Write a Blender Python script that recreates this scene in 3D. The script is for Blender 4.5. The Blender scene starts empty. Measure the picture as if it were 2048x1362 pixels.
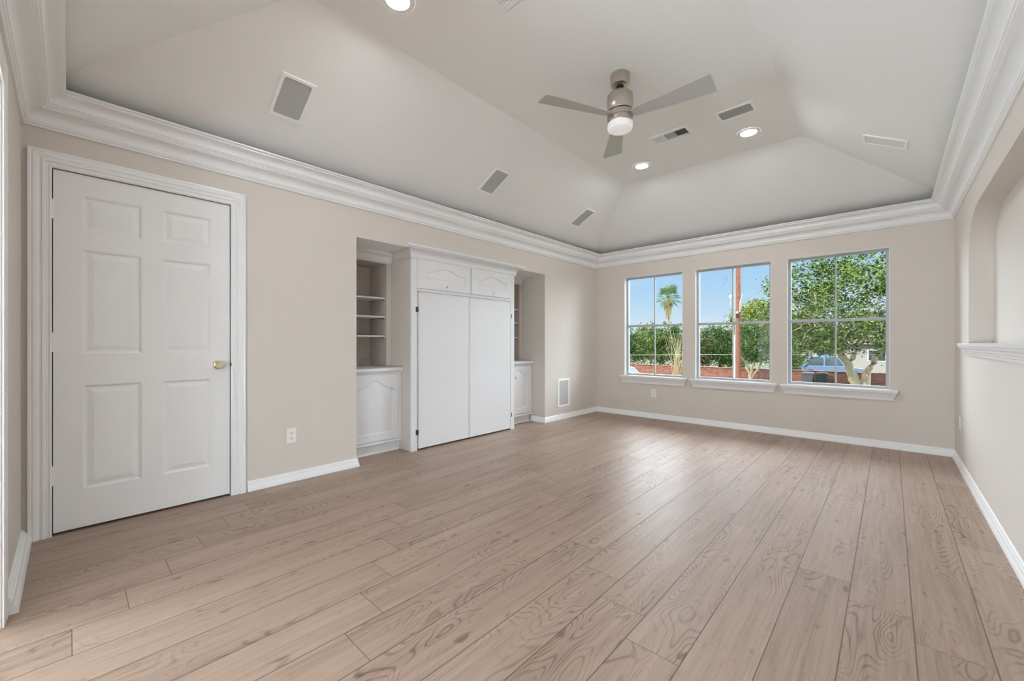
import bpy, bmesh, math, random
from mathutils import Vector, Matrix

random.seed(7)
S = bpy.context.scene
COL = S.collection
PI = math.pi

# ------------------------------------------------------------------ camera
W, L = 3.8684, 5.8264            # room width (x) and length (y); left wall x=0, window wall y=L
cd = bpy.data.cameras.new('camera')
cam = bpy.data.objects.new('camera', cd)
COL.objects.link(cam)
cam.location = (3.4187, 0.1531, 1.0729)
cam.rotation_euler = (PI / 2, 0, 0.7456)
cd.sensor_width = 36.0
cd.lens = 36.0 * 818.445 / 2048.0
cd.shift_y = 5.7 / 2048.0
cd.clip_start = 0.02
cd.clip_end = 400
S.camera = cam

# ------------------------------------------------------------------ view / quality
S.view_settings.view_transform = 'Standard'
S.view_settings.look = 'None'
S.view_settings.exposure = 0.43
S.view_settings.gamma = 1.0
S.view_settings.use_curve_mapping = False
S.cycles.use_denoising = True
S.cycles.max_bounces = 10
S.cycles.diffuse_bounces = 8
S.cycles.glossy_bounces = 4
S.cycles.transparent_max_bounces = 16
S.cycles.sample_clamp_indirect = 8.0

# ------------------------------------------------------------------ sky
SKY_HIGH = 5.0
wd = bpy.data.worlds.new('sky')
S.world = wd
wd.use_nodes = True
nt = wd.node_tree
nt.nodes.clear()
def N(nt, t, **kw):
    n = nt.nodes.new(t)
    for k, v in kw.items():
        setattr(n, k, v)
    return n
tc = N(nt, 'ShaderNodeTexCoord')
sp = N(nt, 'ShaderNodeSeparateXYZ')
nt.links.new(tc.outputs['Generated'], sp.inputs[0])
cr = N(nt, 'ShaderNodeValToRGB')
cr.color_ramp.elements[0].position = 0.0
cr.color_ramp.elements[0].color = (0.54, 0.62, 0.70, 1)
cr.color_ramp.elements[1].position = 0.22
cr.color_ramp.elements[1].color = (0.26, 0.45, 0.70, 1)
e = cr.color_ramp.elements.new(0.05)
e.color = (0.47, 0.59, 0.71, 1)
e = cr.color_ramp.elements.new(0.12)
e.color = (0.35, 0.525, 0.71, 1)
nt.links.new(sp.outputs['Z'], cr.inputs[0])
mr = N(nt, 'ShaderNodeMapRange', interpolation_type='SMOOTHSTEP')
mr.inputs['From Min'].default_value = 0.26
mr.inputs['From Max'].default_value = 0.62
mr.inputs['To Min'].default_value = 1.0
mr.inputs['To Max'].default_value = SKY_HIGH
nt.links.new(sp.outputs['Z'], mr.inputs['Value'])
# thin high cloud near the horizon
nz = N(nt, 'ShaderNodeTexNoise')
nz.inputs['Scale'].default_value = 3.0
nz.inputs['Detail'].default_value = 5.0
mp = N(nt, 'ShaderNodeMapping')
mp.inputs['Scale'].default_value = (1, 1, 5)
nt.links.new(tc.outputs['Generated'], mp.inputs[0])
nt.links.new(mp.outputs[0], nz.inputs['Vector'])
cl = N(nt, 'ShaderNodeMapRange')
cl.inputs['From Min'].default_value = 0.52
cl.inputs['From Max'].default_value = 0.8
cl.inputs['To Max'].default_value = 0.5
nt.links.new(nz.outputs['Fac'], cl.inputs['Value'])
mx = N(nt, 'ShaderNodeMix', data_type='RGBA')
mx.inputs['B'].default_value = (0.66, 0.69, 0.73, 1)
nt.links.new(cl.outputs[0], mx.inputs['Factor'])
nt.links.new(cr.outputs[0], mx.inputs['A'])
# the high dome is hazier and whiter
mh = N(nt, 'ShaderNodeMapRange')
mh.inputs['From Min'].default_value = 0.25
mh.inputs['From Max'].default_value = 0.55
nt.links.new(sp.outputs['Z'], mh.inputs['Value'])
mx2 = N(nt, 'ShaderNodeMix', data_type='RGBA')
mx2.inputs['B'].default_value = (0.78, 0.84, 0.92, 1)
nt.links.new(mh.outputs[0], mx2.inputs['Factor'])
nt.links.new(mx.outputs['Result'], mx2.inputs['A'])
bg = N(nt, 'ShaderNodeBackground')
nt.links.new(mx2.outputs['Result'], bg.inputs['Color'])
nt.links.new(mr.outputs[0], bg.inputs['Strength'])
wo = N(nt, 'ShaderNodeOutputWorld')
nt.links.new(bg.outputs[0], wo.inputs[0])

# ------------------------------------------------------------------ sun and the hall behind the camera
sd = bpy.data.lights.new('sun', 'SUN')
sd.energy = 2.7
sd.angle = math.radians(0.6)
sd.color = (1.0, 0.94, 0.85)
sun = bpy.data.objects.new('sun', sd)
COL.objects.link(sun)
sun.location = (0, -20, 20)
sun.rotation_euler = Vector((0.45, 0.75, -0.62)).to_track_quat('-Z', 'Y').to_euler()

# added wide sun lamps standing in for bright sky beyond the windows
for gx, ge in ((-0.72, 4.9), (0.72, 4.6)):
    gd = bpy.data.lights.new('sky_fill', 'SUN')
    gd.energy = ge
    gd.angle = math.radians(50)
    gd.color = (0.86, 0.93, 1.0)
    glow = bpy.data.objects.new('sky_fill', gd)
    COL.objects.link(glow)
    glow.location = (2 - 20 * gx, 25, 14)
    glow.rotation_euler = Vector((gx, -0.72, -0.50)).to_track_quat('-Z', 'Y').to_euler()

# added fill lights, no fixtures, in the unseen hall behind the camera
for hx, hy, hz, he in ((4.45, -1.25, 0.85, 8.0), (0.20, -1.25, 0.85, 8.0), (4.55, -3.0, 0.42, 110.0), (-0.35, -3.0, 0.42, 430.0)):
    hd = bpy.data.lights.new('hall_fill', 'POINT')
    hd.energy = he
    hd.shadow_soft_size = 0.4
    hd.color = (0.72, 0.865, 1.0)
    hall = bpy.data.objects.new('hall_fill', hd)
    COL.objects.link(hall)
    hall.location = (hx, hy, hz)

CAN_LIGHT = 185.0     # emission of the recessed lamp lenses
FAN_LIGHT = 1.0

# ------------------------------------------------------------------ materials
def new_mat(name):
    m = bpy.data.materials.new(name)
    m.use_nodes = True
    t = m.node_tree
    t.nodes.clear()
    o = N(t, 'ShaderNodeOutputMaterial')
    b = N(t, 'ShaderNodeBsdfPrincipled')
    t.links.new(b.outputs[0], o.inputs[0])
    return m, t, b, o
def paint(name, col, rough=0.5, bump=0.0, scale=200.0, var=0.0, metal=0.0, spec=0.5):
    m, t, b, o = new_mat(name)
    b.inputs['Base Color'].default_value = (*col, 1)
    b.inputs['Roughness'].default_value = rough
    b.inputs['Metallic'].default_value = metal
    b.inputs['Specular IOR Level'].default_value = spec
    c = N(t, 'ShaderNodeTexCoord')
    n = N(t, 'ShaderNodeTexNoise')
    n.inputs['Scale'].default_value = scale
    n.inputs['Detail'].default_value = 3
    t.links.new(c.outputs['Object'], n.inputs['Vector'])
    if bump:
        bp = N(t, 'ShaderNodeBump')
        bp.inputs['Strength'].default_value = bump
        bp.inputs['Distance'].default_value = 0.004
        t.links.new(n.outputs['Fac'], bp.inputs['Height'])
        t.links.new(bp.outputs[0], b.inputs['Normal'])
    if var:
        r = N(t, 'ShaderNodeMix', data_type='RGBA')
        r.inputs['A'].default_value = (*[c_ * (1 - var) for c_ in col], 1)
        r.inputs['B'].default_value = (*[min(1, c_ * (1 + var)) for c_ in col], 1)
        t.links.new(n.outputs['Fac'], r.inputs['Factor'])
        t.links.new(r.outputs['Result'], b.inputs['Base Color'])
    return m
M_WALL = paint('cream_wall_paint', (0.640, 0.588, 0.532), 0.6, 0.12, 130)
M_CEIL = paint('white_ceiling_paint', (0.85, 0.85, 0.84), 0.65, 0.15, 110)
M_TRIM = paint('white_trim_paint', (0.83, 0.83, 0.83), 0.28, 0.03, 60)
M_DOOR = paint('white_door_paint', (0.80, 0.80, 0.795), 0.42, 0.04, 90)
M_CAB = paint('white_cabinet_paint', (0.735, 0.735, 0.74), 0.36, 0.02, 60)
M_NICHE = paint('cream_shelf_shade_paint', (0.56, 0.50, 0.45), 0.55, 0.05, 90)  # cream darkened further, with recess shade mixed into the colour
M_NICKEL = paint('brushed_nickel', (0.56, 0.51, 0.46), 0.30, 0.02, 300, metal=1.0)
_b = [n_ for n_ in M_NICKEL.node_tree.nodes if n_.type == 'BSDF_PRINCIPLED'][0]
_b.inputs['Anisotropic'].default_value = 0.75
_t = N(M_NICKEL.node_tree, 'ShaderNodeTangent', direction_type='RADIAL', axis='Z')
M_NICKEL.node_tree.links.new(_t.outputs[0], _b.inputs['Tangent'])
M_CHROME = paint('polished_chrome', (0.75, 0.75, 0.76), 0.12, metal=1.0)
M_BLADE = paint('silver_fan_blade', (0.46, 0.45, 0.435), 0.42, 0.02, 80, metal=0.1)
M_BLACK = paint('black_shadow_metal', (0.02, 0.02, 0.02), 0.5)
M_DARK = paint('dark_hinge_metal', (0.10, 0.11, 0.11), 0.35, metal=0.8)
M_BRASS = paint('polished_brass', (0.70, 0.55, 0.26), 0.2, metal=1.0)
M_PLATE = paint('white_plastic', (0.80, 0.79, 0.76), 0.35)
M_SPK = paint('white_speaker_frame', (0.90, 0.90, 0.89), 0.35)
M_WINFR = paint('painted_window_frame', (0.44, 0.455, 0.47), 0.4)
M_SHADE_BOARD = paint('dark_shade_board', (0.055, 0.042, 0.032), 0.9)
M_DUCT = paint('dark_duct', (0.02, 0.02, 0.02), 0.8)
M_POLEW = paint('brown_pole_wood', (0.25, 0.105, 0.065), 0.85, 0.5, 7, var=0.5)
M_PVC = paint('pale_conduit', (0.60, 0.56, 0.50), 0.5)
M_TRUNK = paint('tan_bark', (0.42, 0.34, 0.22), 0.9, 0.6, 9, var=0.25)
M_DRY = paint('dry_tan_stalk', (0.45, 0.36, 0.20), 0.9, 0.2, 9, var=0.2)
M_PALMT = paint('palm_trunk_bark', (0.34, 0.28, 0.22), 0.9, 0.5, 6, var=0.25)
M_CABLE = paint('pale_cable', (0.55, 0.55, 0.45), 0.6)
M_BIN1 = paint('grey_bin_plastic', (0.09, 0.10, 0.115), 0.5)
M_BIN2 = paint('black_bin_plastic', (0.018, 0.02, 0.024), 0.45)
M_TYRE = paint('tyre_rubber', (0.02, 0.02, 0.02), 0.8)
M_CARBLUE = paint('blue_car_paint', (0.12, 0.19, 0.30), 0.25, spec=0.6)
M_CARWHITE = paint('white_car_paint', (0.60, 0.63, 0.66), 0.25, spec=0.7)
M_CARGLASS = paint('dark_car_glass', (0.03, 0.045, 0.06), 0.08, spec=0.8)
M_HOUSE = paint('pale_stucco', (0.33, 0.30, 0.27), 0.85, 0.1, 6)
M_ROOF = paint('brown_roof_shingle', (0.16, 0.11, 0.09), 0.9, 0.4, 14, var=0.25)
M_LAWN = paint('dry_lawn', (0.055, 0.07, 0.025), 0.95, 0.4, 5, var=0.35)

def grille_mat(name, base):
    m, t, b, o = new_mat(name)
    c = N(t, 'ShaderNodeTexCoord')
    v = N(t, 'ShaderNodeTexVoronoi')
    v.inputs['Scale'].default_value = 330
    v.inputs['Randomness'].default_value = 0.0
    t.links.new(c.outputs['Object'], v.inputs['Vector'])
    r = N(t, 'ShaderNodeMapRange')
    r.inputs['From Min'].default_value = 0.25
    r.inputs['From Max'].default_value = 0.4
    t.links.new(v.outputs['Distance'], r.inputs['Value'])
    x = N(t, 'ShaderNodeMix', data_type='RGBA')
    x.inputs['A'].default_value = (*[q * 0.55 for q in base], 1)
    x.inputs['B'].default_value = (*base, 1)
    t.links.new(r.outputs[0], x.inputs['Factor'])
    t.links.new(x.outputs['Result'], b.inputs['Base Color'])
    b.inputs['Roughness'].default_value = 0.6
    return m
M_GRILLE = grille_mat('grey_speaker_grille', (0.47, 0.47, 0.47))
M_GRILLE_D = grille_mat('dark_grey_speaker_grille', (0.33, 0.34, 0.335))
M_GRILLE_W = grille_mat('white_speaker_grille', (0.80, 0.80, 0.80))

def emit_mat(name, col, strength):
    m = bpy.data.materials.new(name)
    m.use_nodes = True
    t = m.node_tree
    t.nodes.clear()
    o = N(t, 'ShaderNodeOutputMaterial')
    e_ = N(t, 'ShaderNodeEmission')
    e_.inputs['Color'].default_value = (*col, 1)
    e_.inputs['Strength'].default_value = strength
    t.links.new(e_.outputs[0], o.inputs[0])
    return m
M_LENS = emit_mat('lit_lamp_lens', (0.96, 0.98, 1.0), CAN_LIGHT)
m, t, b, o = new_mat('frosted_fan_lens')
b.inputs['Base Color'].default_value = (0.85, 0.85, 0.86, 1)
b.inputs['Roughness'].default_value = 0.35
b.inputs['Emission Color'].default_value = (1, 0.99, 0.98, 1)
b.inputs['Emission Strength'].default_value = 0.16 * FAN_LIGHT
M_FANLENS = m

# window glass: straight-through transparency with a fresnel reflection
m = bpy.data.materials.new('window_glass')
m.use_nodes = True
t = m.node_tree
t.nodes.clear()
o = N(t, 'ShaderNodeOutputMaterial')
tr = N(t, 'ShaderNodeBsdfTransparent')
tr.inputs['Color'].default_value = (0.97, 0.985, 0.98, 1)
gl = N(t, 'ShaderNodeBsdfGlossy')
gl.inputs['Roughness'].default_value = 0.02
fr = N(t, 'ShaderNodeFresnel')
fr.inputs['IOR'].default_value = 1.22
ms = N(t, 'ShaderNodeMixShader')
t.links.new(fr.outputs[0], ms.inputs[0])
t.links.new(tr.outputs[0], ms.inputs[1])
t.links.new(gl.outputs[0], ms.inputs[2])
t.links.new(ms.outputs[0], o.inputs[0])
M_GLASS = m
# crystal knob
m, t, b, o = new_mat('clear_knob_glass')
b.inputs['Base Color'].default_value = (0.93, 0.88, 0.74, 1)
b.inputs['Roughness'].default_value = 0.08
b.inputs['Transmission Weight'].default_value = 0.55
b.inputs['IOR'].default_value = 1.45
M_KNOBGLASS = m

def math_node(t, op, a, b=None, c=None):
    n = N(t, 'ShaderNodeMath', operation=op)
    for i, v in enumerate((a, b, c)):
        if v is None:
            continue
        if isinstance(v, (int, float)):
            n.inputs[i].default_value = v
        else:
            t.links.new(v, n.inputs[i])
    return n.outputs[0]

def floor_mat():
    m, t, b, o = new_mat('greige_oak_planks')
    c = N(t, 'ShaderNodeTexCoord')
    s = N(t, 'ShaderNodeSeparateXYZ')
    t.links.new(c.outputs['Object'], s.inputs[0])
    PWID, PLEN = 0.1935, 1.3175
    u = math_node(t, 'DIVIDE', math_node(t, 'SUBTRACT', s.outputs['X'], 2.711), PWID)
    row = math_node(t, 'FLOOR', u)
    fu = math_node(t, 'SUBTRACT', u, row)
    yy = math_node(t, 'ADD', math_node(t, 'SUBTRACT', s.outputs['Y'], 1.528), math_node(t, 'MULTIPLY', row, 0.1585))
    v = math_node(t, 'DIVIDE', yy, PLEN)
    idx = math_node(t, 'FLOOR', v)
    fv = math_node(t, 'SUBTRACT', v, idx)
    cid = N(t, 'ShaderNodeCombineXYZ')
    t.links.new(row, cid.inputs[0])
    t.links.new(idx, cid.inputs[1])
    wn = N(t, 'ShaderNodeTexWhiteNoise', noise_dimensions='3D')
    t.links.new(cid.outputs[0], wn.inputs['Vector'])
    ws = N(t, 'ShaderNodeSeparateXYZ')
    t.links.new(wn.outputs['Color'], ws.inputs[0])
    # local plank coordinates with a random offset per plank
    lx = math_node(t, 'ADD', math_node(t, 'MULTIPLY', fu, PWID), math_node(t, 'MULTIPLY', ws.outputs[0], 37.0))
    ly = math_node(t, 'ADD', math_node(t, 'MULTIPLY', fv, PLEN), math_node(t, 'MULTIPLY', ws.outputs[1], 53.0))
    def vec(sx, sy):
        k = N(t, 'ShaderNodeCombineXYZ')
        t.links.new(math_node(t, 'MULTIPLY', lx, sx), k.inputs[0])
        t.links.new(math_node(t, 'MULTIPLY', ly, sy), k.inputs[1])
        t.links.new(math_node(t, 'MULTIPLY', ws.outputs[2], 9.0), k.inputs[2])
        return k.outputs[0]
    def noise(vv, detail=2.0, dist=0.0, rough=0.5):
        n = N(t, 'ShaderNodeTexNoise')
        n.inputs['Scale'].default_value = 1.0
        n.inputs['Detail'].default_value = detail
        n.inputs['Roughness'].default_value = rough
        n.inputs['Distortion'].default_value = dist
        t.links.new(vv, n.inputs['Vector'])
        return n.outputs['Fac']
    # growth rings: contour lines of a stretched noise field give cathedrals and eyes
    field = noise(vec(6.5, 1.9), 1.5, 0.25)
    rings = math_node(t, 'FRACT', math_node(t, 'MULTIPLY', field, 26.0))
    tri = math_node(t, 'ABSOLUTE', math_node(t, 'SUBTRACT', rings, 0.5))
    line = N(t, 'ShaderNodeMapRange', interpolation_type='SMOOTHSTEP')
    line.inputs['From Min'].default_value = 0.0
    line.inputs['From Max'].default_value = 0.24
    line.inputs['To Min'].default_value = 1.0
    line.inputs['To Max'].default_value = 0.0
    t.links.new(tri, line.inputs['Value'])
    mask = N(t, 'ShaderNodeMapRange', interpolation_type='SMOOTHSTEP')
    mask.inputs['From Min'].default_value = 0.42
    mask.inputs['From Max'].default_value = 0.66
    t.links.new(noise(vec(7.0, 1.3), 1.0), mask.inputs['Value'])
    ringv = math_node(t, 'MULTIPLY', line.outputs[0], math_node(t, 'ADD', 0.12, math_node(t, 'MULTIPLY', mask.outputs[0], 0.88)))
    fine = noise(vec(230.0, 5.0), 3.0, 0.3)
    mid = noise(vec(52.0, 2.0), 3.0, 0.6)
    broad = noise(vec(11.0, 0.9), 2.0, 0.4)
    knot = N(t, 'ShaderNodeMapRange', interpolation_type='SMOOTHSTEP')
    knot.inputs['From Min'].default_value = 0.76
    knot.inputs['From Max'].default_value = 0.84
    t.links.new(noise(vec(24.0, 9.0), 0.0), knot.inputs['Value'])
    tone = math_node(t, 'ADD', 0.58, math_node(t, 'MULTIPLY', math_node(t, 'SUBTRACT', fine, 0.5), 0.55))
    tone = math_node(t, 'ADD', tone, math_node(t, 'MULTIPLY', math_node(t, 'SUBTRACT', mid, 0.5), 0.60))
    tone = math_node(t, 'ADD', tone, math_node(t, 'MULTIPLY', math_node(t, 'SUBTRACT', broad, 0.5), 0.30))
    tone = math_node(t, 'SUBTRACT', tone, math_node(t, 'MULTIPLY', ringv, 0.34))
    tone = math_node(t, 'SUBTRACT', tone, math_node(t, 'MULTIPLY', knot.outputs[0], 0.30))
    tone = math_node(t, 'ADD', tone, math_node(t, 'MULTIPLY', math_node(t, 'SUBTRACT', wn.outputs['Value'], 0.5), 0.16))
    ramp = N(t, 'ShaderNodeValToRGB')
    ramp.color_ramp.elements[0].position = 0.0
    ramp.color_ramp.elements[0].color = (0.135, 0.088, 0.060, 1)
    ramp.color_ramp.elements[1].position = 1.0
    ramp.color_ramp.elements[1].color = (0.462, 0.346, 0.276, 1)
    k = ramp.color_ramp.elements.new(0.5)
    k.color = (0.342, 0.246, 0.189, 1)
    t.links.new(tone, ramp.inputs[0])
    # joints
    ex = math_node(t, 'MULTIPLY', math_node(t, 'MINIMUM', fu, math_node(t, 'SUBTRACT', 1.0, fu)), PWID)
    ey = math_node(t, 'MULTIPLY', math_node(t, 'MINIMUM', fv, math_node(t, 'SUBTRACT', 1.0, fv)), PLEN)
    def edge(val, w):
        r = N(t, 'ShaderNodeMapRange')
        r.inputs['From Min'].default_value = 0.0
        r.inputs['From Max'].default_value = w
        r.inputs['To Min'].default_value = 1.0
        r.inputs['To Max'].default_value = 0.0
        t.links.new(val, r.inputs['Value'])
        return r.outputs[0]
    jt = math_node(t, 'MAXIMUM', edge(ex, 0.0034), edge(ey, 0.0022))
    x = N(t, 'ShaderNodeMix', data_type='RGBA')
    t.links.new(math_node(t, 'MULTIPLY', jt, 0.95), x.inputs['Factor'])
    t.links.new(ramp.outputs[0], x.inputs['A'])
    x.inputs['B'].default_value = (0.07, 0.045, 0.032, 1)
    t.links.new(x.outputs['Result'], b.inputs['Base Color'])
    b.inputs['Roughness'].default_value = 0.42
    b.inputs['Specular IOR Level'].default_value = 0.3
    hgt = math_node(t, 'SUBTRACT', math_node(t, 'SUBTRACT', math_node(t, 'MULTIPLY', fine, 0.25), math_node(t, 'MULTIPLY', ringv, 0.35)), math_node(t, 'MULTIPLY', jt, 1.6))
    bp = N(t, 'ShaderNodeBump')
    bp.inputs['Strength'].default_value = 0.35
    bp.inputs['Distance'].default_value = 0.0012
    t.links.new(hgt, bp.inputs['Height'])
    t.links.new(bp.outputs[0], b.inputs['Normal'])
    return m
M_FLOOR = floor_mat()

def brick_mat():
    m, t, b, o = new_mat('red_brick')
    c = N(t, 'ShaderNodeTexCoord')
    mpn = N(t, 'ShaderNodeMapping')
    mpn.inputs['Rotation'].default_value = (PI / 2, 0, 0)
    t.links.new(c.outputs['Object'], mpn.inputs[0])
    k = N(t, 'ShaderNodeTexBrick')
    k.inputs['Scale'].default_value = 1.0
    k.inputs['Brick Width'].default_value = 0.24
    k.inputs['Row Height'].default_value = 0.085
    k.inputs['Mortar Size'].default_value = 0.01
    k.inputs['Color1'].default_value = (0.17, 0.045, 0.032, 1)
    k.inputs['Color2'].default_value = (0.36, 0.125, 0.07, 1)
    k.inputs['Mortar'].default_value = (0.25, 0.17, 0.13, 1)
    t.links.new(mpn.outputs[0], k.inputs['Vector'])
    t.links.new(k.outputs['Color'], b.inputs['Base Color'])
    b.inputs['Roughness'].default_value = 0.9
    return m
M_BRICK = brick_mat()

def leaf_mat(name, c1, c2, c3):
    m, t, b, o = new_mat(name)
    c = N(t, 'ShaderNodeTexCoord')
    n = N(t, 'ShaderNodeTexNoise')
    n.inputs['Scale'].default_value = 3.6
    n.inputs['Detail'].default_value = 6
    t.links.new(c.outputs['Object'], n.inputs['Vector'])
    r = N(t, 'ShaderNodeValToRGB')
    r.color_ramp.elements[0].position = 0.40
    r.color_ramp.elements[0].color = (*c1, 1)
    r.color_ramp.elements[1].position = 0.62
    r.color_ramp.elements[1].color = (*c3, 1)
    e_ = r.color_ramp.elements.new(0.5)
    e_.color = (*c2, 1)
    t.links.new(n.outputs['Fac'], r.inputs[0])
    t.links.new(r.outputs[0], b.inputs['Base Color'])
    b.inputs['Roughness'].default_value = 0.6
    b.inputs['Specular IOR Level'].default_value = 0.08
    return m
M_LEAF_OAK = leaf_mat('oak_leaves', (0.014, 0.034, 0.006), (0.075, 0.125, 0.018), (0.19, 0.25, 0.045))
M_LEAF_DK = leaf_mat('dark_leaves', (0.008, 0.024, 0.006), (0.038, 0.090, 0.016), (0.11, 0.18, 0.035))
M_LEAF_YG = leaf_mat('yellow_green_leaves', (0.05, 0.075, 0.01), (0.17, 0.20, 0.02), (0.30, 0.32, 0.04))
M_LEAF_OL = leaf_mat('olive_leaves', (0.025, 0.035, 0.01), (0.085, 0.10, 0.03), (0.18, 0.17, 0.065))
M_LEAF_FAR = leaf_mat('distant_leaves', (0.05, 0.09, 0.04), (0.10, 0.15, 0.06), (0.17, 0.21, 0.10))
M_PALM = leaf_mat('palm_fronds', (0.03, 0.08, 0.02), (0.10, 0.18, 0.03), (0.22, 0.27, 0.06))

# ------------------------------------------------------------------ mesh helpers
class MB:
    def __init__(s):
        s.v, s.f = [], []
    def add(s, vs, fs):
        o_ = len(s.v)
        s.v += [tuple(p) for p in vs]
        s.f += [tuple(i + o_ for i in q) for q in fs]
        return s
    def box(s, a, b):
        x0, y0, z0 = [min(p, q) for p, q in zip(a, b)]
        x1, y1, z1 = [max(p, q) for p, q in zip(a, b)]
        return s.add([(x0, y0, z0), (x1, y0, z0), (x1, y1, z0), (x0, y1, z0), (x0, y0, z1), (x1, y0, z1), (x1, y1, z1), (x0, y1, z1)],
                     [(0, 3, 2, 1), (4, 5, 6, 7), (0, 1, 5, 4), (1, 2, 6, 5), (2, 3, 7, 6), (3, 0, 4, 7)])
    def cbox(s, a, b, c=0.003):
        """box with chamfered edges"""
        lo = [min(p, q) for p, q in zip(a, b)]
        hi = [max(p, q) for p, q in zip(a, b)]
        vs, ix = [], {}
        for sx in (0, 1):
            for sy in (0, 1):
                for sz in (0, 1):
                    k = (sx, sy, sz)
                    for ax in range(3):
                        p = []
                        for d in range(3):
                            e_ = hi[d] if k[d] else lo[d]
                            if d != ax:
                                e_ += -c if k[d] else c
                            p.append(e_)
                        ix[k + (ax,)] = len(vs)
                        vs.append(p)
        fs = []
        for ax in range(3):
            o1, o2 = [d for d in range(3) if d != ax]
            for sg in (0, 1):
                q = []
                for u_, w_ in ((0, 0), (1, 0), (1, 1), (0, 1)):
                    k = [0, 0, 0]
                    k[ax], k[o1], k[o2] = sg, u_, w_
                    q.append(ix[tuple(k) + (ax,)])
                fs.append(q)
            for u_ in (0, 1):
                for w_ in (0, 1):
                    ka, kb = [0, 0, 0], [0, 0, 0]
                    ka[o1] = kb[o1] = u_
                    ka[o2] = kb[o2] = w_
                    kb[ax] = 1
                    fs.append((ix[tuple(ka) + (o1,)], ix[tuple(kb) + (o1,)], ix[tuple(kb) + (o2,)], ix[tuple(ka) + (o2,)]))
        for sx in (0, 1):
            for sy in (0, 1):
                for sz in (0, 1):
                    fs.append(tuple(ix[(sx, sy, sz, d)] for d in range(3)))
        return s.add(vs, fs)
    def lathe(s, prof, c=(0, 0, 0), axis='z', n=40, caps=True):
        """prof: (radius, height) pairs along the axis"""
        vs = []
        for r_, h_ in prof:
            for i in range(n):
                a = 2 * PI * i / n
                if axis == 'z':
                    p = (r_ * math.cos(a), r_ * math.sin(a), h_)
                elif axis == 'x':
                    p = (h_, r_ * math.cos(a), r_ * math.sin(a))
                else:
                    p = (r_ * math.cos(a), h_, r_ * math.sin(a))
                vs.append([p[d] + c[d] for d in range(3)])
        fs = []
        for k in range(len(prof) - 1):
            for i in range(n):
                j = (i + 1) % n
                fs.append((k * n + i, k * n + j, (k + 1) * n + j, (k + 1) * n + i))
        if caps:
            fs.append(tuple(range(n))[::-1])
            fs.append(tuple((len(prof) - 1) * n + i for i in range(n)))
        return s.add(vs, fs)
    def tube(s, pts, rad, n=8):
        pts = [Vector(p) for p in pts]
        rads = rad if isinstance(rad, (list, tuple)) else [rad] * len(pts)
        vs = []
        for i, p in enumerate(pts):
            d = (pts[min(i + 1, len(pts) - 1)] - pts[max(i - 1, 0)]).normalized()
            up = Vector((0, 0, 1)) if abs(d.z) < 0.9 else Vector((1, 0, 0))
            a = d.cross(up).normalized()
            b_ = d.cross(a)
            for k in range(n):
                t_ = 2 * PI * k / n
                vs.append(p + (a * math.cos(t_) + b_ * math.sin(t_)) * rads[i])
        fs = []
        for i in range(len(pts) - 1):
            for k in range(n):
                j = (k + 1) % n
                fs.append((i * n + k, i * n + j, (i + 1) * n + j, (i + 1) * n + k))
        fs.append(tuple(range(n))[::-1])
        fs.append(tuple((len(pts) - 1) * n + k for k in range(n)))
        return s.add(vs, fs)
    def mould(s, prof, p0, p1, nrm, m0=0.0, m1=0.0):
        """sweep a closed (out, z) profile from p0 to p1; m0/m1 shift the ends along the run by m*out (mitres)"""
        p0, p1, nrm = Vector(p0), Vector(p1), Vector(nrm)
        d = (p1 - p0).normalized()
        n = len(prof)
        vs = []
        for base, mm in ((p0, m0), (p1, m1)):
            for o_, z_ in prof:
                vs.append(base + nrm * o_ + d * (mm * o_) + Vector((0, 0, z_)))
        fs = [(i, (i + 1) % n, n + (i + 1) % n, n + i) for i in range(n)]
        fs += [tuple(range(n))[::-1], tuple(range(n, 2 * n))]
        return s.add(vs, fs)
    def strip(s, prof, path):
        """sweep a closed profile of (a, d) through frames: each frame maps (a, d) to a point"""
        n = len(prof)
        vs = []
        for fr_ in path:
            for a, d in prof:
                vs.append(fr_(a, d))
        fs = []
        for k in range(len(path) - 1):
            for i in range(n):
                j = (i + 1) % n
                fs.append((k * n + i, k * n + j, (k + 1) * n + j, (k + 1) * n + i))
        fs.append(tuple(range(n))[::-1])
        fs.append(tuple((len(path) - 1) * n + i for i in range(n)))
        return s.add(vs, fs)
    def build(s, name, mat, parent=None, smooth=40, loc=None):
        me = bpy.data.meshes.new(name)
        vs = s.v
        if loc is not None:
            vs = [(x - loc[0], y - loc[1], z - loc[2]) for x, y, z in vs]
        me.from_pydata(vs, [], s.f)
        bm = bmesh.new()
        bm.from_mesh(me)
        bmesh.ops.recalc_face_normals(bm, faces=bm.faces)
        bm.to_mesh(me)
        bm.free()
        if smooth:
            me.polygons.foreach_set('use_smooth', [True] * len(me.polygons))
            me.set_sharp_from_angle(angle=math.radians(smooth))
        me.materials.append(mat)
        ob = bpy.data.objects.new(name, me)
        COL.objects.link(ob)
        if loc is not None:
            ob.location = loc
        if parent is not None:
            ob.parent = parent
            ob.matrix_parent_inverse = Matrix.Translation([-c for c in parent_origin(parent)])
        return ob

def parent_origin(p):
    v = Vector(p.location)
    while p.parent is not None:
        p = p.parent
    return v if p.parent is None else v

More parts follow.
